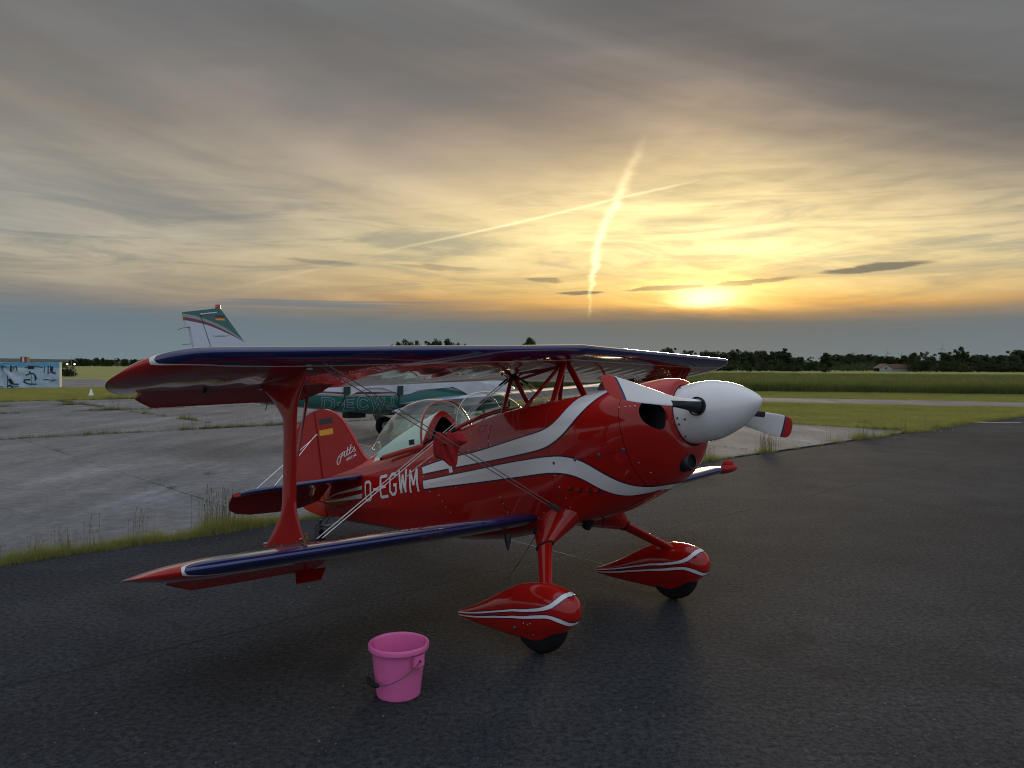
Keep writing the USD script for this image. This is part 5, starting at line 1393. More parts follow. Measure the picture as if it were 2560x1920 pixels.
row([("broad", 0, -110, 205, 380, 1.1, None), ("open", 0, -60, 215, 370, 1.1, None), ("broad", 1, 5, 190, 350, .9, None), ("broad", 2, 60, 208, 380, 1.2, None), ("open", 1, 130, 196, 360, 1.0, None), ("open", 2, 222, 174, 350, 1.25, "tall open-crowned tree standing highest at the left end of the right tree line"), ("broad", 0, 170, 215, 390, 1.3, None), ("broad", 1, 300, 190, 370, 1.2, None), ("broad", 3, 380, 197, 390, 1.3, None), ("broad", 2, 455, 203, 380, 1.2, None), ("broad", 0, 520, 203, 400, 1.2, None),
     ("poplar", 0, 560, 168, 360, 1.25, "narrow pointed poplar rising above the trees right of the white nose cone"), ("broad", 1, 600, 228, 390, 1.1, None), ("broad", 3, 660, 236, 360, 1.0, None), ("bush", 0, 735, 238, 330, .85, "dense dark bush between the pointed poplar and the narrow cypress-like tree"), ("poplar", 1, 845, 194, 340, 1.7, "narrow cypress-like tree standing alone above a round bush"), ("bush", 1, 838, 282, 260, .85, "round bush at the foot of the narrow cypress-like tree"),
     ("bush", 2, 300, 264, 270, .85, "dark round bush on the crop edge at the left of the tree line"), ("bush", 0, 640, 278, 270, .9, None), ("bush", 1, 420, 258, 300, 1.2, None), ("bush", 2, 180, 268, 290, 1.2, None), ("bush", 0, 90, 270, 290, 1.2, None), ("bush", 1, 520, 262, 310, 1.2, None), ("bush", 2, 10, 262, 300, 1.2, None), ("bush", 0, 590, 280, 300, 1.1, None),
     ("broad", 0, 905, 220, 520, 1.2, None), ("broad", 1, 960, 216, 540, 1.3, None), ("broad", 2, 1005, 210, 560, 1.3, None), ("broad", 3, 1060, 216, 540, 1.3, None), ("broad", 0, 1120, 217, 560, 1.3, None), ("broad", 1, 1170, 214, 560, 1.3, None), ("broad", 2, 1225, 224, 540, 1.3, None), ("broad", 3, 1280, 226, 540, 1.2, None), ("poplar", 0, 1335, 228, 520, 2.0, None), ("poplar", 1, 1383, 208, 480, 2.2, None), ("bush", 1, 1190, 280, 330, .7, "small bush in front of the white farmhouse"), ("bush", 2, 960, 268, 480, 1.8, None), ("bush", 0, 1060, 262, 500, 1.9, None), ("bush", 1, 1140, 258, 500, 1.9, None), ("bush", 2, 880, 262, 480, 1.6, None), ("bush", 0, 770, 262, 420, 1.6, None),
     ("bush", 0, 1500, 196, 300, .92, "large dense dark round bush standing out in the right tree line"), ("broad", 3, 1450, 200, 320, .9, None), ("broad", 1, 1560, 212, 310, .9, None), ("bush", 1, 1390, 262, 330, .9, None), ("broad", 0, 1660, 198, 380, 1.3, None), ("broad", 2, 1715, 215, 380, 1.2, None), ("open", 0, 1770, 136, 360, .85, "tallest tree of the right tree line with an airy rounded top"), ("broad", 3, 1780, 195, 370, 1.0, None), ("broad", 1, 1860, 200, 370, 1.1, None), ("broad", 0, 1925, 212, 380, 1.1, None), ("poplar", 1, 1917, 205, 420, 1.6, None), ("broad", 2, 1985, 214, 390, 1.2, None), ("broad", 3, 2050, 210, 380, 1.2, None), ("broad", 1, 2110, 196, 390, 1.3, None), ("broad", 0, 2170, 184, 410, 1.4, None), ("broad", 2, 2205, 172, 430, 1.5, None),
     ("bush", 2, 1650, 250, 320, 1.3, None), ("bush", 0, 1740, 246, 330, 1.4, None), ("bush", 1, 1800, 262, 310, 1.1, "low rounded bush below the tallest tree of the right tree line"), ("bush", 2, 1900, 252, 330, 1.4, None), ("bush", 0, 1990, 252, 330, 1.4, None), ("bush", 1, 2080, 250, 330, 1.4, None), ("bush", 2, 2170, 246, 330, 1.4, None)])
# the closed woodland behind, which reads as one dark mass
def far_wood():
    V, F, o = [], [], 0
    for px0, px1, D, n, h0, h1 in ((1640, 2640, 470, 15000, 2.6, 6.2), (1640, 2640, 350, 7000, 1.2, 3.2), (-80, 470, 520, 6000, 1.6, 3.4), (700, 1640, 430, 5000, 2.0, 4.5)):
        px = rg.uniform(px0, px1, n); d = D + rg.uniform(-14, 14, n); x = (px - 1280) / 1935.3 * d
        top = h0 + (h1 - h0) * np.clip((meshkit.fbm(np.column_stack([x * .045, np.full(n, D), np.zeros(n)]), 4, 6) - .28) * 2.2, 0, 1)
        z = -.05 + top * rg.random(n) ** .75
        p = np.column_stack([x, d, z]); s = rg.uniform(.28, .55, n)[:, None]
        u = rg.normal(0, 1, (n, 3)); u /= np.linalg.norm(u, axis=1, keepdims=True); w = np.cross(u, rg.normal(0, 1, (n, 3))); w /= np.linalg.norm(w, axis=1, keepdims=True)
        V.append(np.stack([p - u * s, p + w * s * .7, p + u * s, p - w * s * .7], 1).reshape(-1, 3)); k = o + np.arange(n) * 4
        F += [np.stack([k, k + 1, k + 2], 1), np.stack([k, k + 2, k + 3], 1)]; o += 4 * n
    return np.vstack(V), np.vstack(F)
solo("far_woodland", far_wood(), M["leaf"], kind="stuff", smooth=False, weld=False)
GL = "trees of the distant row on the left"
for n_t, (kind, var, px, D, py, wide) in enumerate(sorted((("broad", 0, 198, 420, 911, 1.3), ("broad", 1, 225, 430, 913, 1.3), ("broad", 2, 243, 420, 908, .9), ("broad", 3, 258, 410, 909, .8), ("broad", 0, 276, 430, 914, 1.4), ("broad", 1, 312, 420, 909, 1.0), ("broad", 2, 335, 420, 911, 1.2), ("broad", 3, 182, 430, 914, 1.4), ("broad", 1, 360, 430, 910, 1.3), ("broad", 2, 390, 430, 912, 1.3), ("broad", 0, 212, 430, 912, 1.3), ("broad", 3, 266, 425, 913, 1.3)), key=lambda q: q[2])):
    add_tree(kind, var, px, D, py - 3, f"low dark tree, {ORD[n_t]} from the left in the distant row beyond the left grass", GL, wide)
add_tree("open", 1, 294, 360, 905, "small round-topped tree standing clear at the right of the distant left row", None, 1.0)
GM = "trees showing above the upper wing"
for n_t, (kind, var, px, D, py, wide) in enumerate((("open", 0, 1000, 240, 851, .9), ("open", 1, 1028, 250, 848, .9), ("open", 2, 1060, 245, 849, .9), ("broad", 1, 1092, 250, 846, .6), ("broad", 2, 1118, 250, 850, .6), ("open", 1, 1150, 260, 856, .7))):
    add_tree(kind, var, px, D, py, f"thin-topped tree, {ORD[n_t]} from the left of those showing above the upper wing", GM, wide)
add_tree("broad", 3, 1322, 250, 845, "rounded tree top showing above the centre of the upper wing", None, .7)
add_tree("broad", 0, 1672, 300, 868, "low rusty tree top showing over the far end of the upper wing", None, .8)
add_tree("bush", 0, 160, 97, 922, "dark bush between the lit garden lamps beyond the tarpaulin stack", None, 1.0)
add_tree("bush", 1, 178, 99, 929, "grey-green bush right of the dark bush among the lit lamps", None, 1.0)
# ------------------------------------------------------------------ the covered green and white aircraft behind
P2F = np.array([.7403, .6723]); P2O = np.array([-2.06, 16.76, 0])
P2M = np.eye(4); P2M[:2, 0] = P2F; P2M[:2, 1] = [-P2F[1], P2F[0]]; P2M[:3, 3] = P2O
M["green"] = paint("green_paint", (.004, .075, .062), rough=.22, dirt=.15)
M["white2"] = paint("white_paint_b", (.47, .50, .57), rough=.25, dirt=.1)
M["maroon"] = paint("maroon_paint", (.10, .006, .014), rough=.25)
M["greyband"] = paint("grey_band_paint", (.22, .25, .25), rough=.3)
M["greyline"] = paint("grey_outline_paint", (.26, .33, .32), rough=.3)
M["canvas"] = plain("grey_canvas", (.46, .47, .50), .9, var=.10, scale=5, bump=.12)
M["strapgreen"] = plain("dark_green_strap", (.006, .028, .022), .8)
M["beacon"] = paint("beacon_glass", (.45, .012, .010), rough=.1)
PB = thing("parked_aircraft", "green and white single-engine aircraft parked behind the biplane under a canvas cover", "aircraft", matrix=P2M)
# fuselage stations along x: (x, half width, bottom, top, exponent)
S2 = np.array([(-4.95, .02, 1.18, 1.30, 2.2), (-4.4, .10, 1.03, 1.34, 2.2), (-3.58, .20, .878, 1.36, 2.3), (-2.60, .32, .752, 1.40, 2.4), (-1.8, .43, .635, 1.50, 2.6), (-1.0, .52, .572, 1.74, 2.7), (-.3, .56, .535, 1.90, 2.7), (.5, .56, .52, 1.90, 2.7), (1.1, .55, .52, 1.70, 2.6), (1.5, .52, .54, 1.50, 2.5), (2.1, .44, .60, 1.40, 2.4), (2.45, .30, .70, 1.30, 2.2), (2.60, .10, .90, 1.12, 2.0)])
f2 = [PchipInterpolator(S2[:, 0], S2[:, i]) for i in range(1, 5)]
def fus2(x, a):
    """a: 0 crown, .5 widest starboard side (y < 0), 1 keel."""
    x, a = np.broadcast_arrays(np.asarray(x, float), np.asarray(a, float))
    w, b, t, n = [f(x) for f in f2]; zc = b + (t - b) * .44; th = a * np.pi
    s, c = np.sin(th), np.cos(th)
    return np.stack([x, -w * np.abs(s) ** (2 / n), np.where(c > 0, zc + (t - zc) * np.abs(c) ** (2 / n), zc - (zc - b) * np.abs(c) ** (2 / n))], -1)
def a_at(x, z):
    x, z = np.broadcast_arrays(np.asarray(x, float), np.asarray(z, float)); aa = np.linspace(.02, .98, 161)
    return np.array([np.interp(-zz, -fus2(xx, aa)[:, 2], aa) for xx, zz in zip(x.ravel(), z.ravel())]).reshape(x.shape)
xs2 = np.linspace(-4.95, 2.6, 120)
bands = {"maroon_hi": [(-4.95, 1.20), (-2.49, 1.098), (-2.0, 1.066), (-.95, 1.062), (-.3, 1.15), (.3, 1.19), (1.2, 1.05), (2.6, 1.0)], "d": .042}
zb = np.interp(xs2, *np.array(bands["maroon_hi"]).T)
lims = [zb * 0 + 9, zb, zb - .040, zb - .050, zb - .082, zb * 0 - 9]
mats2 = ["white2", "maroon", "white2", "greyband", "green"]
names2 = ["upper_skin", "maroon_band", "pale_line", "grey_band", "lower_skin"]
FU2 = None
for hi, lo, mt, nm in zip(lims[:-1], lims[1:], mats2, names2):
    ah = np.where(hi > 5, 0, a_at(xs2, np.where(hi > 5, 1, hi))); al = np.where(lo < -5, 1, a_at(xs2, np.where(lo < -5, 1, lo)))
    k = np.linspace(0, 1, 24 if nm in ("upper_skin", "lower_skin") else 3)
    A2 = ah[:, None] + (al - ah)[:, None] * k
    g_ = grid(fus2(xs2[:, None], A2)); m = join(g_, mirror_y(g_))
    FU2 = part(PB, "fuselage", m, M[mt], 50) if FU2 is None else FU2
    if nm != "upper_skin": part(FU2, nm, m, M[mt], 50)
# outlined registration on the starboard side
CH2 = {"D": [[(0, 0), (0, 1), (.55, 1), (.9, .78), (.9, .22), (.55, 0), (0, 0)]], "-": [[(0, .5), (.55, .5)]], "E": [[(.85, 1), (0, 1), (0, 0), (.85, 0)], [(0, .5), (.7, .5)]], "C": [[(.9, .78), (.65, 1), (.25, 1), (0, .75), (0, .25), (.25, 0), (.65, 0), (.9, .22)]], "W": [[(0, 1), (.25, 0), (.5, .8), (.75, 0), (1, 1)]], "J": [[(.55, 1), (.55, .2), (.35, 0), (.15, 0), (0, .2)]]}
xcur = -2.385
for ch in "D-ECWJ":
    w_, h_ = {"D": .215, "-": .20, "E": .205, "C": .22, "W": .27, "J": .20}[ch], .215
    solid = unary_union([LineString([(x * w_, y * h_) for x, y in p]).buffer(.024, cap_style=2, join_style=2) for p in CH2[ch]])
    ring = solid.buffer(.008, join_style=2).difference(solid.buffer(-.003, join_style=2))
    v, f = flat_poly(ring, .05)
    lean = -.045 * (v[:, 1] / h_)
    x = xcur + v[:, 0] + lean; z = .735 + v[:, 1]
    P = fus2(x, a_at(x, z)) + [0, -.004, 0]
    part(FU2, "registration_letter", (P, f), M["greyline"], False)
    xcur += {"D": .275, "-": .17, "E": .265, "C": .285, "W": .345, "J": .1}[ch]
def airfoil_surface(root, tip, c0, c1, th=.14, n=30):
    """Straight wing panel from root to tip (leading-edge points)."""
    t = (1 - np.cos(np.linspace(0, np.pi, n))) / 2
    yt = 5 * th * (.2969 * np.sqrt(t) - .126 * t - .3516 * t ** 2 + .2843 * t ** 3 - .1036 * t ** 4)
    prof = np.vstack([np.stack([-t, yt], 1), np.stack([-t, -yt], 1)[::-1][1:-1]])
    rows = []
    for q in np.concatenate([np.linspace(0, .94, 8), .94 + .06 * np.sin(np.linspace(0, 1, 8)[1:] * np.pi / 2)]):
        le = np.array(root) + (np.array(tip) - root) * q; c = c0 + (c1 - c0) * q; k = 1 if q <= .94 else math.sqrt(max(1 - ((q - .94) / .06) ** 2, .01))
        rows.append(le + np.stack([prof[:, 0] * c * (.35 + .65 * k) - c * .3 * (1 - k), np.zeros(len(prof)), prof[:, 1] * c * k], 1))
    return grid(np.array(rows), close_v=True)
for s in (-1, 1):
    mm = (lambda m: m) if s == 1 else mirror_y
    m = airfoil_surface((.98, .42, .80), (.62, 5.42, 1.27), 1.78, 1.05)
    W2 = part(PB, "wing", mm(m), M["white2"], 50)
    q = np.linspace(.55, .95, 12); tr = np.stack([.98 - .36 * q - (1.78 - .73 * q) * .78, .42 + 5 * q, .80 + .47 * q + .075], 1)
    part(W2, "aileron_gap", mm(tube(tr, .006, 6)), M["black"], 50)
    part(W2, "tip_light", mm(tube([(.42, 5.40, 1.27), (.20, 5.42, 1.275)], .035, 8)), M["beacon" if s == 1 else "green"], 40)
    # main wheel on its oleo leg
    g0 = np.array([.05, 1.30, .74])
    L2 = part(PB, "main_leg", mm(tube([g0 + [0, 0, .05], (.03, 1.30, .40), (.0, 1.27, .24)], [.04, .032, .030], 12)), M["metal"], 40)
    part(L2, "torque_link", mm(tube([(-.02, 1.25, .50), (-.13, 1.20, .36), (-.02, 1.2, .25)], .012, 8)), M["white2"], 40)
    part(L2, "leg_door", mm(prism(Polygon([(-.30, .62), (.12, .62), (.06, .30), (-.12, .26)]), 1.40, 1.412, "xz")), M["greyband"], False)
    wc = np.array([-.02, 1.24, .215])
    H2 = part(PB, "wheel", mm(T(lathe([(-.07, .001), (-.075, .05), (-.05, .075), (-.055, .105), (.055, .105), (.05, .075), (.075, .05), (.07, .001)], (0, 0, 0), "y", 28), wc)), M["metal"], 40)
    part(H2, "tyre", mm(T(lathe([(-.06, .10), (-.075, .13), (-.078, .17), (-.06, .205), (-.025, .217), (.025, .217), (.06, .205), (.078, .17), (.075, .13), (.06, .10)], (0, 0, 0), "y", 36), wc)), M["rubber"], 40)
    part(PB, "tailplane", mm(airfoil_surface((-4.15, .06, 1.28), (-4.25, 1.70, 1.28), .82, .62, .10)), M["white2"], 40)
nl = part(PB, "nose_leg", tube([(1.9, 0, .62), (1.95, 0, .24)], .04, 12), M["metal"], 40)
part(nl, "nose_wheel", T(lathe([(-.05, .001), (-.05, .09), (-.06, .12), (-.055, .165), (-.02, .18), (.02, .18), (.055, .165), (.06, .12), (.05, .09), (.05, .001)], (0, 0, 0), "y", 28), (1.95, 0, .182)), M["rubber"], 40)
part(PB, "belly_fairing", box((-1.75, -.12, .53), (-1.35, .12, .66)), M["black"], False)
part(PB, "whip_antenna", tube([(-3.42, -.05, .88), (-3.46, -.05, .74)], .008, 6), M["black"], 40)
part(PB, "wing_root_fillet", tube(np.stack([np.linspace(-.95, 1.0, 16), -.50 + 0 * np.linspace(0, 1, 16), np.linspace(.66, .74, 16)], 1), np.interp(np.linspace(0, 1, 16), [0, .2, .8, 1], [.02, .10, .12, .03]), 12), M["white2"], 50)
# propeller under the nose cover's edge
sp2 = part(PB, "spinner", lathe([(2.58, .001), (2.58, .15), (2.70, .13), (2.80, .08), (2.86, .001)], (0, 0, 1.02), "x", 28), M["white2"], 40)
for s in (-1, 1):
    part(PB, "propeller_blade", tube([(2.66, 0, 1.02 + s * .10), (2.66, s * .05, 1.02 + s * .45), (2.66, s * .10, 1.02 + s * .95)], 1.0, 10, True, (.06, .015, [.4, .9, 0])), M["black"], 40)
# fin in colour fields, rudder with its notch, beacon
FO = Polygon([(-4.936, 2.502), (-4.30, 2.605), (-4.279, 2.567), (-3.824, 1.964), (-3.55, 1.60), (-3.2, 1.36), (-3.3, 1.24), (-4.62, 1.24), (-4.757, 1.877), (-4.832, 2.254), (-4.89, 2.253)])
c1_ = smooth_curve([(-5.0, 2.478), (-4.80, 2.455), (-4.636, 2.418), (-4.42, 2.345), (-4.221, 2.258), (-3.891, 2.049), (-3.5, 1.76)], 40)
c2_ = smooth_curve([(-5.0, 2.428), (-4.915, 2.415), (-4.606, 2.360), (-4.287, 2.243), (-3.891, 2.026), (-3.5, 1.735)], 40)
c3_ = smooth_curve([(-5.0, 2.373), (-4.907, 2.359), (-4.587, 2.305), (-4.352, 2.229), (-4.025, 2.09), (-3.70, 1.90), (-3.5, 1.735)], 40)
up_ = np.array([(-3.0, 3.2), (-5.2, 3.2)]); dn_ = np.array([(-3.0, .5), (-5.2, .5)])
F1 = FO.intersection(Polygon(np.vstack([c1_, up_])).buffer(0))
F2 = FO.intersection(Polygon(np.vstack([c1_, c2_[::-1]])).buffer(0)); F3 = FO.intersection(Polygon(np.vstack([c2_, c3_[::-1]])).buffer(0))
F4 = FO.intersection(Polygon(np.vstack([c3_, dn_])).buffer(0))
FIN2 = part(PB, "fin", prism(F4, -.055, .055), M["white2"], 30)
for shp, nm, mt, d in ((F1, "green_tip", "green", .054), (F2, "grey_band", "greyband", .0545), (F3, "maroon_band", "maroon", .0545)):
    for gm in getattr(shp, "geoms", [shp]):
        if gm.area > 1e-3: part(FIN2, nm, prism(gm, -d, d), M[mt], 30)
for s in (-1, 1):
    part(FIN2, "rudder_gap", tube([(-4.655, s * .055, 2.47), (-4.437, s * .055, 1.80), (-4.30, s * .055, 1.30)], .005, 6), M["black"], 50)
    for z0, z1, mt in ((2.470, 2.446, "flagblack"), (2.446, 2.415, "maroon"), (2.415, 2.385, "gold")):
        part(FIN2, "flag_band", prism(Polygon([(-4.385, z0), (-4.225, z0), (-4.225, z1), (-4.385, z1)]), *( (-.0575, -.054) if s < 0 else (.054, .0575))), M[mt], False)
    em = unary_union([LineString([(-4.44, 2.104), (-4.34, 2.098), (-4.25, 2.098), (-4.147, 2.122)]).buffer(.006), *[Polygon([(x - .022, 2.09), (x + .022, 2.09), (x + .022, 2.118), (x - .022, 2.118)]) for x in (-4.345, -4.295, -4.245)]])
    part(FIN2, "emblem", prism(em, *((-.058, -.054) if s < 0 else (.054, .058))), M["greyband"], False)
    part(FIN2, "balance_strip", tube([(-4.661, s * .062, 2.475), (-4.37, s * .062, 2.52)], .012, 8), M["white2"], 40)
part(FIN2, "trim_wire", tube([(-4.835, 0, 2.24), (-4.95, 0, 2.225), (-5.03, 0, 2.19)], .004, 6), M["black"], 50)
part(FIN2, "trim_wire", tube([(-4.775, 0, 1.955), (-4.95, 0, 1.94)], .004, 6), M["black"], 50)
B2 = part(PB, "beacon", lathe([(2.665, .001), (2.665, .044), (2.655, .05), (2.615, .05), (2.612, .001)], (-4.32, 0, 0), "z", 24), M["beacon"], 40)
part(B2, "beacon_base", lathe([(2.612, .052), (2.595, .052), (2.54, .055), (2.50, .04)], (-4.32, 0, 0), "z", 24), M["green"], 40)
# the canvas cover over cabin and nose: a wrinkled shell with its own lower edge
COVER = thing("canvas_cover", "pale grey canvas cover laid over the cabin and nose of the green and white aircraft", "cover", matrix=P2M)
cx_ = np.linspace(-2.0, 2.34, 130)
ce = np.interp(cx_, [-2.0, -1.95, -1.93, -1.75, -1.49, -1.24, -.95, -.75, -.55, -.36, .11, .54, .75, .96, 1.25, 2.34], [1.22, 1.05, 1.0, 1.07, 1.145, 1.14, 1.06, .99, 1.02, 1.085, 1.116, 1.13, 1.06, .97, .90, .88])
ae_ = a_at(cx_, ce)
kk_ = np.linspace(0, 1, 40)
CA = ae_[:, None] * kk_
CP = fus2(cx_[:, None], CA)
nrm = (CP - [0, 0, 1.05]) * [0, 1, 1]; nrm /= np.linalg.norm(nrm, axis=-1, keepdims=True) + 1e-9
wr = meshkit.fbm(np.stack([CP[..., 0] * 1.3 + CP[..., 2] * 2.0, CP[..., 2] * 2.0, CP[..., 1] * 1.5], -1), 3, 21)
ridge = 1 - np.abs(2 * wr - 1) * 2.2
CP = CP + nrm * (.022 + .022 * np.clip(ridge, 0, 1)[..., None] ** 2 + .03 * (wr[..., None] - .5))
g_ = grid(CP)
cs_ = part(COVER, "cover_sheet", join(g_, mirror_y(g_)), M["canvas"], 60)
endp = CP[-1]
part(COVER, "cover_front", join(grid(np.stack([endp, endp * [1, 0, 1] + [.01, 0, 0]])), grid(np.stack([endp * [1, -1, 1], endp * [1, 0, 1] + [.01, 0, 0]]))), M["canvas"], 60)
part(COVER, "blue_tag", box((.83, -.60, 1.475), (1.22, -.53, 1.505)), M["blue"], False)
for x0, zt_ in ((-1.965, 1.125), (-.815, 1.09)):
    p = fus2(x0, a_at(x0, zt_)); part(COVER, "strap_buckle", T(box((-.06, -.03, -.10), (.06, .02, .09)), p + [0, -.03, 0]), M["strapgreen"], False)
    aa = np.linspace(float(a_at(x0, zt_)), 1, 14); sp_ = fus2(x0 + (-.28 if x0 < -1.5 else 0) * np.linspace(0, 1, 14), aa) + [0, -.008, -.004]
    part(COVER, "belly_strap", tube(sp_, 1.0, 8, True, (.014, .005, [1, 0, 0])), M["strapgreen"], 50)
part(COVER, "roof_vent_bulge", T(trimesh.creation.icosphere(2, 1.0), (-1.15, -.34, 1.49), np.diag([.22, .05, .06])), M["canvas"], 60)
# ------------------------------------------------------------------ loose things
# bucket
BK = thing("bucket", "pink plastic bucket with a wire handle standing on the asphalt before the biplane", "bucket", pos=(-.545, 3.74, 0))
prof = [(.0, .001), (.0, .100), (.006, .106), (.02, .108), (.12, .119), (.245, .1335), (.246, .131), (.12, .1165), (.022, .1055), (.016, .09), (.016, .001)]
BB = part(BK, "bucket_body", lathe(prof, (0, 0, 0), "z", 64), M["bucket"], 30)
rimp = [(.231, .1330), (.2295, .1365), (.2295, .1462), (.233, .1480), (.246, .1480), (.2535, .1455), (.256, .1405), (.2535, .1345), (.246, .1315)]
part(BK, "bucket_rim", lathe(rimp, (0, 0, 0), "z", 64), M["bucket"], 40)
he = math.radians(-40)
e1, e2 = np.array([math.cos(he), math.sin(he), 0]), None
for s in (-1, 1):
    c = e1 * s * .1365; t_ = np.cross([0, 0, 1], e1) * s
    lug = T(box((-.030, -.006, -.052), (.030, .012, .0)), c * 1.0 + [0, 0, .222], np.stack([np.cross(e1, [0, 0, 1]) * s, e1 * s, [0, 0, 1]], 1))
    part(BB, "handle_lug", lug, M["bucket"], False)
    part(BB, "lug_pin", T(trimesh.creation.icosphere(1, .006), c + e1 * s * .014 + [0, 0, .196]), M["black"], 40)
side = -np.cross([0, 0, 1], e1); side = side if side[1] < 0 else -side
k = np.linspace(0, np.pi, 40)
R_ = .152; dropv = .105
hp = np.array([e1 * R_ * math.cos(a) + side * (.153 * math.sin(a)) + np.array([0, 0, .196 - dropv * math.sin(a)]) for a in k])
part(BK, "handle", tube(hp, .0022, 8), M["darkmetal"], 50)
gi = slice(17, 27)
part(BK, "handle_grip", tube(hp[gi], [.006, .0105, .0115, .0115, .0115, .0115, .0115, .0115, .0105, .006], 14), M["black"], 50)
part(BK, "rust_mark", tube(hp[4:8], .0042, 8), M["rust"], 50)
# red cloth cover hanging on the crossing wires of the near wing bay
CV = thing("cloth_cover", "red cloth cover tied over the near bracing wires beside the cockpit", "cover", matrix=PLANE_M)
yc = -1.0
outl = np.array([(-1.513, .129), (-1.46, .118), (-1.425, .108), (-1.40, .122), (-1.385, .104), (-1.31, .098), (-1.283, .070), (-1.272, .040), (-1.296, .030), (-1.33, .022), (-1.365, -.02), (-1.395, -.085), (-1.44, -.072), (-1.49, -.035), (-1.545, -.012), (-1.555, .03), (-1.535, .09)])
oc = smooth_curve(outl, 90, True)[:-1]; pg = Polygon(oc).buffer(0)
v, f = flat_poly(pg, .012)
dist = np.array([pg.exterior.distance(p) for p in map(lambda q: __import__("shapely").Point(q), v)])
puff = .030 * (1 - np.exp(-dist / .018)) + .014 * (meshkit.fbm(np.column_stack([v[:, 0] * 26 + v[:, 1] * 9, v[:, 1] * 12, v[:, 0] * 0]), 4, 3) - .5) * np.clip(dist / .02, 0, 1)
fold = .020 * np.exp(-((v[:, 0] - (-1.395 - .25 * (v[:, 1] + .08))) / .016) ** 2) * np.clip(dist / .02, 0, 1) * (v[:, 1] < .05)
front = (np.stack([v[:, 0], yc - puff - .004 + fold, v[:, 1]], 1), f); back = (np.stack([v[:, 0], yc + puff * .9 + .004, v[:, 1]], 1), f[:, ::-1])
tm = trimesh.Trimesh(*front, process=False)
if tm.face_normals[:, 1].mean() > 0: front, back = flipped(front), flipped(back)
rimc = np.array(pg.exterior.coords)[:-1]
rim = grid(np.stack([np.column_stack([rimc[:, 0], np.full(len(rimc), yc - .004), rimc[:, 1]]), np.column_stack([rimc[:, 0], np.full(len(rimc), yc + .004), rimc[:, 1]])]), close_v=True)
CL = part(CV, "cloth_body", join(front, back, rim), M["clothred"], 60)
part(CV, "care_tag", T(box((-.012, -.001, -.035), (.012, .001, 0)), (-1.425, yc - .012, -.078), rot([0, 0, 1], 8)), M["tagwhite"], False)
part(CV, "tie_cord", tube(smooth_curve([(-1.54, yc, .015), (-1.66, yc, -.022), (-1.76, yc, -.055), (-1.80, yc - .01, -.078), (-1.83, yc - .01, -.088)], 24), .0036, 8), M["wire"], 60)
# stack wrapped in tarpaulin, left edge
TQ = np.array([[-31.12, 46.9], [-30.62, 52.3]])
TP = thing("tarpaulin_stack", "low long stack wrapped in pale blue tarpaulin with black tape marks at the left edge", "tarpaulin stack", pos=(0, 0, 0))
def tarp_material():
    g = Graph(); p = g.n("geometry", "position"); x, y, z = g.sep(p)
    n = g.noise(p, .8, 4, .6)
    c = g.mix(g.rng(z + (n - .5) * .1, 1.28, 1.34), g.ramp(n, [(.35, (.26, .36, .45)), (.65, (.42, .50, .57))]), (.10, .30, .46))
    return g.make("/World/Looks/tarpaulin", surface=g.n("principled_bsdf", "BSDF", base_color=c, roughness=.55, normal=g.n("bump", "normal", height=g.noise(p, 2.5, 5, .6, 1.0), strength=.25, distance=.05)))
M["tarp"] = tarp_material()
u0 = np.array([-.05, -1.0]); u0 = (TQ[1] - TQ[0]) / np.linalg.norm(TQ[1] - TQ[0])
# the face towards the camera runs across the picture, seen nearly square-on
fa, fb = np.array([-37.6, 47.6]), np.array([-30.05, 51.4])
du = (fb - fa) / np.linalg.norm(fb - fa); dv = np.array([-du[1], du[0]])
Lw = np.linalg.norm(fb - fa); nu, nv = 110, 40
U, Vv = np.meshgrid(np.linspace(0, Lw, nu), np.linspace(0, 1, nv), indexing="ij")
gath = sum(w * np.exp(-((U - c) / s) ** 2) for c, s, w in ((5.05, .5, 1.0), (2.3, .6, .7), (.6, .4, .6), (7.2, .3, .5)))
ang = np.arctan2(U - 5.05, 1.25 - Vv * 1.6 + .25)
wrk = .07 * np.sin(ang * 11) * np.exp(-((U - 5.05) / 1.5) ** 2) * np.clip(1.1 - Vv, 0, 1) + .05 * (meshkit.fbm(np.stack([U * 1.3, Vv * 3, U * 0], -1), 4, 12) - .5)
hgt = 1.63 + .02 * np.sin(U * 1.7)
off = -(2.2 * wrk + .10 * (1 - Vv) ** 2)
FP = np.stack([fa[0] + du[0] * U + dv[0] * off, fa[1] + du[1] * U + dv[1] * off, Vv * hgt - .05 * (Vv < .01)], -1)
topb = FP[:, -1:]; back_ = topb + np.array([dv[0] * 2.4, dv[1] * 2.4, .03]) * 1.0; backlow = back_ * [1, 1, 0]
sheet = grid(np.concatenate([FP, topb + (back_ - topb) * np.linspace(.1, 1, 6)[None, :, None], backlow], 1))
SH = part(TP, "tarpaulin", sheet, M["tarp"], 50)
endw = np.concatenate([FP, back_, backlow], 1)[-1]; cen = endw.mean(0)
part(TP, "end_flap", (np.vstack([endw, cen]), np.array([[i, (i + 1) % len(endw), len(endw)] for i in range(len(endw))] )), M["tarp"], False)
def on_tarp(q):
    q = np.asarray(q, float); u = np.interp(q[:, 0], [0, Lw], [0, nu - 1]); v_ = q[:, 1] * (nv - 1)
    from scipy.ndimage import map_coordinates
    return np.stack([map_coordinates(FP[..., i], [u, v_], order=1, mode="nearest") for i in range(3)], 1) - np.append(dv, 0) * .02
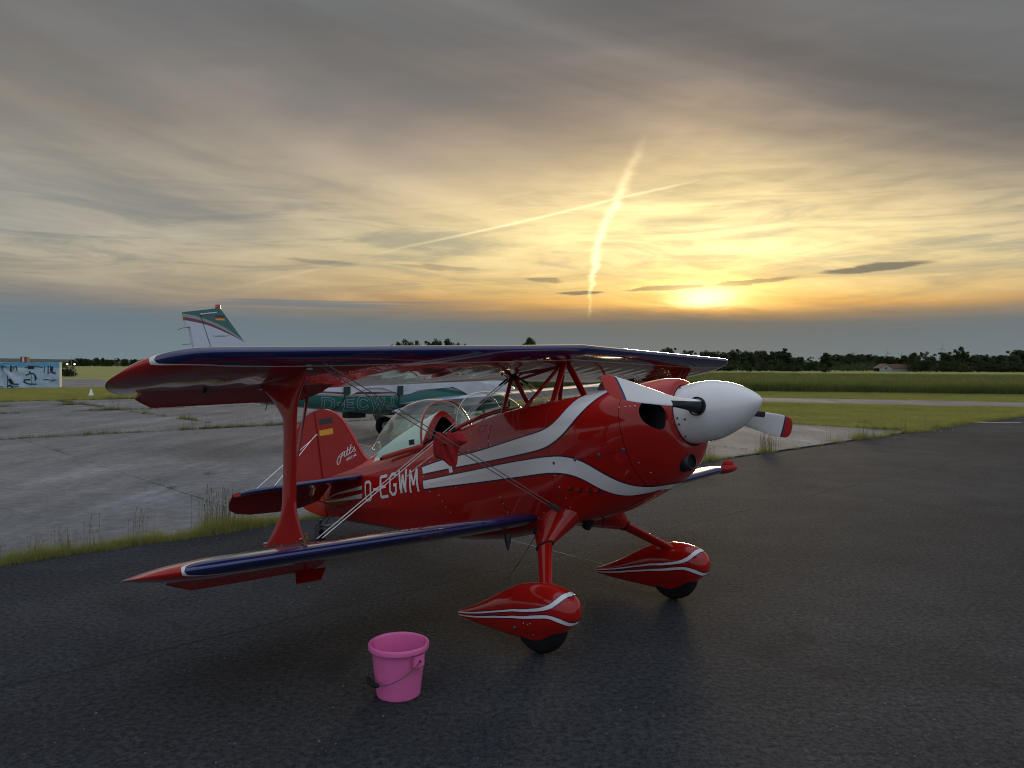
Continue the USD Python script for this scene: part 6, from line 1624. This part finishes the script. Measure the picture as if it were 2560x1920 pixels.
# tape marks: (points along the face in metres, height as a fraction), width
zl_px = lambda q: np.array([(p[0] * .14467, 880 + p[1] * .14467) for p in q])
def tape(path, w):
    pp = zl_px(path); ray_ = np.column_stack([(pp[:, 0] - 1280) / 1935.3, np.ones(len(pp)), -(pp[:, 1] - 914 - (1280 - pp[:, 0]) * .00524) / 1935.3])
    n2 = dv; t = ((fa @ n2)) / (ray_[:, :2] @ n2); P = ray_ * t[:, None]; u = (P[:, :2] - fa) @ du; z = (CAM_H + P[:, 2]) / 1.63
    c = np.array([np.interp(np.linspace(0, len(u) - 1, 4 * len(u)), np.arange(len(u)), a) for a in (u, z)]).T
    line = LineString(np.column_stack([c[:, 0], c[:, 1] * 1.63])).buffer(w * .0024, cap_style=2)
    v, f = flat_poly(line, .12); m = on_tarp(np.column_stack([v[:, 0], np.clip(v[:, 1] / 1.63, .01, 1)])); return m, f
for path, w in (([(0, 350), (100, 348)], 9), ([(42, 325), (44, 388)], 10), ([(190, 320), (188, 430)], 18), ([(195, 345), (275, 338)], 11), ([(235, 335), (237, 385)], 9), ([(278, 320), (298, 415)], 11), ([(768, 320), (762, 450)], 8), ([(833, 318), (830, 468)], 12), ([(875, 320), (872, 410)], 12), ([(838, 432), (965, 430)], 9), ([(905, 335), (890, 430)], 26), ([(750, 562), (790, 555), (870, 566), (975, 565)], 10), ([(930, 572), (855, 612)], 6),
                ([(505, 415), (530, 460)], 18), ([(440, 485), (520, 455), (560, 445)], 14), ([(560, 445), (605, 480), (632, 550)], 16), ([(600, 480), (612, 585)], 12), ([(540, 440), (543, 660)], 4), ([(520, 560), (420, 565), (415, 605), (490, 632)], 18), ([(490, 635), (630, 638)], 16), ([(128, 490), (130, 700)], 8), ([(160, 555), (210, 640)], 40), ([(210, 640), (330, 642)], 14), ([(215, 675), (330, 676)], 8), ([(120, 690), (170, 660), (215, 700)], 16), ([(480, 345), (590, 345)], 44), ([(430, 350), (600, 322), (740, 355)], 9), ([(895, 440), (965, 462)], 12), ([(905, 528), (920, 530)], 14), ([(0, 682), (60, 695)], 10)):
    part(SH, "black_tape", tape(path, w), M["upholstery"], False)
bx = lambda c, h, w: box(np.array(c) - [w / 2, w / 2, 0], np.array(c) + [w / 2, w / 2, h])
SG = thing("red_box", "small dark red box with a pale stripe lying on top of the tarpaulin stack", "box", pos=(fa[0] + du[0] * 6.45 + dv[0] * .6, fa[1] + du[1] * 6.45 + dv[1] * .6, 1.665))
part(SG, "box_body", box((-.22, -.15, 0), (.22, .15, .36)), M["maroon"], False)
part(SG, "pale_stripe", box((-.07, -.158, .03), (.05, -.150, .33)), M["white2"], False)
roofm = plain("brown_roof", (.06, .04, .035), .8)
HB = thing("shed", "brown roof corner of a shed behind the tarpaulin stack at the left edge", "shed", pos=(-54.6, 74, 0))
part(HB, "wall", box((-7, -3, 0), (2.2, 3, 2.2)), plain("shed_wall", (.25, .23, .21), .8), False)
part(HB, "roof", prism(Polygon([(-7.4, 2.2), (3.4, 2.0), (3.2, 2.25), (-2.5, 4.3), (-7.4, 2.5)]), -3.4, 3.4, "xz"), roofm, False)
# lit garden lamps on posts, left
def lamp_material():
    g = Graph(); return g.make("/World/Looks/lit_lamp", surface=g.n("emission", "emission", color=(1.0, .82, .62), strength=2.4))
M["lamp"] = lamp_material(); M["post"] = plain("lamp_post_metal", (.20, .22, .21), .6)
for px, py, D, lab in ((151, 922.5, 96, "lit globe lamp on a post left of the dark bush"), (168, 921.5, 98, "lit globe lamp on a post above the dark bush"), (186.5, 921.5, 98, "lit globe lamp on a post right of the dark bush")):
    x = (px - 1280) / 1935.3 * D; z = CAM_H + (914 + (1280 - px) * .00524 - py) / 1935.3 * D
    t = thing("lamp", lab, "lamp", None, pos=(x, D, -.05))
    part(t, "post", tube([(0, 0, 0), (0, 0, z - .05)], .04, 8), M["post"], 40)
    part(t, "globe", T(trimesh.creation.icosphere(2, .115), (0, 0, z + .05)), M["lamp"], True)
    part(t, "cap", lathe([(z + .13, .13), (z + .17, .05), (z + .18, .001)], (0, 0, 0), "z", 12), M["post"], 40)
t = thing("wall_lamp", "low yellow lit lantern against the end of the tarpaulin stack", "lamp", pos=((150.5 - 1280) / 1935.3 * 95, 95, 0))
part(t, "lantern", box((-.06, -.06, .70), (.06, .06, 1.10)), M["lamp"], False); part(t, "post", tube([(0, 0, -.05), (0, 0, .70)], .04, 8), M["post"], 40); part(t, "lantern_cap", box((-.09, -.09, 1.10), (.09, .09, 1.14)), M["post"], False)
D = 120; x = (178 - 1280) / 1935.3 * D
t = thing("antenna_mast", "thin mast with a long cross arm behind the lit lamps", "mast", pos=(x, D, -.05))
part(t, "mast", tube([(0, 0, 0), (0, 0, 2.75)], .03, 6), M["post"], 40); part(t, "cross_arm", tube([(-.1, 0, 2.62), (1.9, 0, 2.72)], .012, 6), M["post"], 40)
# small white marker on the left grass
MK = thing("marker_cone", "small white pointed marker standing in the left grass strip", "marker", pos=(-21.05, 38.7, -.05))
part(MK, "cone", lathe([(.0, .14), (.40, .012), (.41, .001)], (0, 0, 0), "z", 16), M["tagwhite"], 40); part(MK, "foot", box((-.16, -.16, 0), (.16, .16, .02)), M["tagwhite"], False)
# two dark stakes on the strip behind, a bollard by the apron
for i, (px, py, h, lab) in enumerate(((1440, 988, .34, "dark stake with a crossbar on the pale strip behind the cabane struts"),)):
    D = CAM_H / (py - 913) * 1935.3; t = thing("marker_stake", lab, "stake", pos=((px - 1280) / 1935.3 * D, D, -.02))
    part(t, "stake", tube([(0, 0, 0), (0, 0, h)], .022, 6), M["black"], 40); part(t, "crossbar", tube([(-.17, 0, h * .6), (.45, 0, h * .62)], .018, 6), M["black"], 40)
t = thing("ground_anchor", "small pale concrete stub below the white nose cone on the apron", "ground anchor", pos=(4.64, 18.35, 0))
part(t, "stub", lathe([(0, .09), (.10, .075), (.12, .06), (.12, .001)], (0, 0, 0), "z", 14), M["concrete2"], 40); part(t, "eye", T(tube([(-.03, 0, .12), (-.02, 0, .16), (.02, 0, .16), (.03, 0, .12)], .008, 6)), M["darkmetal"], 40)
# farmhouse and wind turbines
D = 322; x0 = (2199 - 1280) / 1935.3 * D
HS = thing("farmhouse", "white gabled farmhouse with a reddish roof among the trees at the right", "house", pos=(x0, D, 0), scale=.75)
hw = plain("house_plaster", (.30, .31, .31), .85); hr = plain("red_tiles", (.19, .105, .085), .8)
part(HS, "gable_wall", prism(Polygon([(0, 0), (7, 0), (7, 1.9), (3.5, 4.0), (0, 1.9)]), 0, .4, "xz"), hw, False)
part(HS, "window", box((3.1, -.06, 1.2), (3.9, .0, 2.4)), M["black"], False)
part(HS, "side_wing", box((6.8, .5, 0), (17, 7, 2.0)), hw, False)
part(HS, "roof", prism(Polygon([(3.3, 4.15), (15.5, 4.15), (17.4, 2.0), (7.2, 2.0)]), -.2, 7.5, "xz"), hr, False)
part(HS, "roof_ridge", prism(Polygon([(-.4, 1.75), (3.5, 4.10), (7.4, 1.75), (7.4, 2.0), (3.5, 4.35), (-.4, 2.0)]), -.3, 7.5, "xz"), hr, False)
tbm = plain("turbine_haze_grey", (.30, .31, .32), .5)  # grey close to the sky: distance haze put into the colour
TB = None
for px, py, D, rz, lab in ((2353, 858, 4200, 10, "nearest white wind turbine just left of the tallest tree"), (2252, 874, 5600, 40, "second wind turbine left of the tallest tree on the horizon"), (2217, 872, 5400, -20, "wind turbine above the white farmhouse"), (2134, 873, 5200, 60, "leftmost small wind turbine beyond the right tree line")):
    x = (px - 1280) / 1935.3 * D; h = CAM_H + (914 + (1280 - px) * .00524 - py) / 1935.3 * D
    t = thing("wind_turbine", lab, "wind turbine", "wind turbines on the horizon", pos=(x, D, -2))
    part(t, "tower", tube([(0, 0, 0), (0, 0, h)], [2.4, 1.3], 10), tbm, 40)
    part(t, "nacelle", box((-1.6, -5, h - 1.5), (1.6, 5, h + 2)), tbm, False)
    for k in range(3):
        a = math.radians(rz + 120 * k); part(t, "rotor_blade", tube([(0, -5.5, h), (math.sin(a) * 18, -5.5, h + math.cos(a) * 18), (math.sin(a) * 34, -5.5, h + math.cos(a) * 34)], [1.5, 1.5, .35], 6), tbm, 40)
# far low hills
ha = np.linspace(-1.0, 1.0, 60); hh = 26 + 46 * meshkit.fbm(np.stack([ha * 3 + 5, ha * 0, ha * 0], -1), 4, 2) * np.interp(ha, [-1, -.5, -.2, .5, 1], [1.2, 1.0, .6, .5, .6])
R1 = 8000
rowsH = np.stack([np.stack([R1 * np.sin(ha), R1 * np.cos(ha), np.full(60, -20.)], 1), np.stack([(R1 + 300) * np.sin(ha), (R1 + 300) * np.cos(ha), hh], 1), np.stack([(R1 + 900) * np.sin(ha), (R1 + 900) * np.cos(ha), np.full(60, -20.)], 1)])
hm = grid(rowsH); hm = hm if trimesh.Trimesh(*hm, process=False).face_normals[:, 2].mean() > 0 else flipped(hm)
solo("hills", hm, plain("hill_woods", (.07, .085, .07), .95, scale=.01), kind="structure", smooth=True)
# loose grit on the asphalt
gp = np.column_stack([rg.uniform(-4, 9, 900), rg.uniform(2.2, 13, 900)]); gp = gp[(gp @ BX < E_B - .1)]
gm = trimesh.creation.icosphere(0, 1.0)
instancer("loose_grit", [((np.array(gm.vertices) * [1, .8, .55], np.array(gm.faces)), plain("grit_stone", (.24, .23, .22), .8))], np.column_stack([gp, np.full(len(gp), .002)]), rg.uniform(0, 360, len(gp)), rg.uniform(.002, .0055, len(gp)) * np.where(rg.random(len(gp)) < .03, 1.8, 1), np.zeros(len(gp)))

lw = smooth_curve([(-.038, 7.103), (.128, 6.918), (.26, 6.777), (.466, 6.544), (.745, 6.236)], 40)
nw = np.stack([-np.gradient(lw[:, 1]), np.gradient(lw[:, 0])], 1); nw /= np.linalg.norm(nw, axis=1, keepdims=True)
hw_ = .0035 * (.1 + meshkit.noise(np.column_stack([lw * 9, lw[:, 0] * 0])))[:, None]
solo("worn_line", grid(np.stack([np.column_stack([lw - nw * hw_, np.full(40, .004)]), np.column_stack([lw + nw * hw_, np.full(40, .004)])])), PAINTM, "thin worn pale line on the asphalt under the biplane's belly", "road marking", smooth=False)

# plain red stand-in for the bird figure on the far lower wing's tip
WP = thing("wingtip_pad", "plain red stand-in for the bird figure on the far lower wing tip beyond the nose", "stand-in figure", matrix=PLANE_M)
part(WP, "pad_body", T(trimesh.creation.icosphere(3, 1.0), (-1.60, 2.40, -.392), np.diag([.10, .13, .040])), M["clothred"], True)
part(WP, "pad_top", T(trimesh.creation.icosphere(2, 1.0), (-1.57, 2.41, -.350), np.diag([.050, .055, .035])), M["clothred"], True)
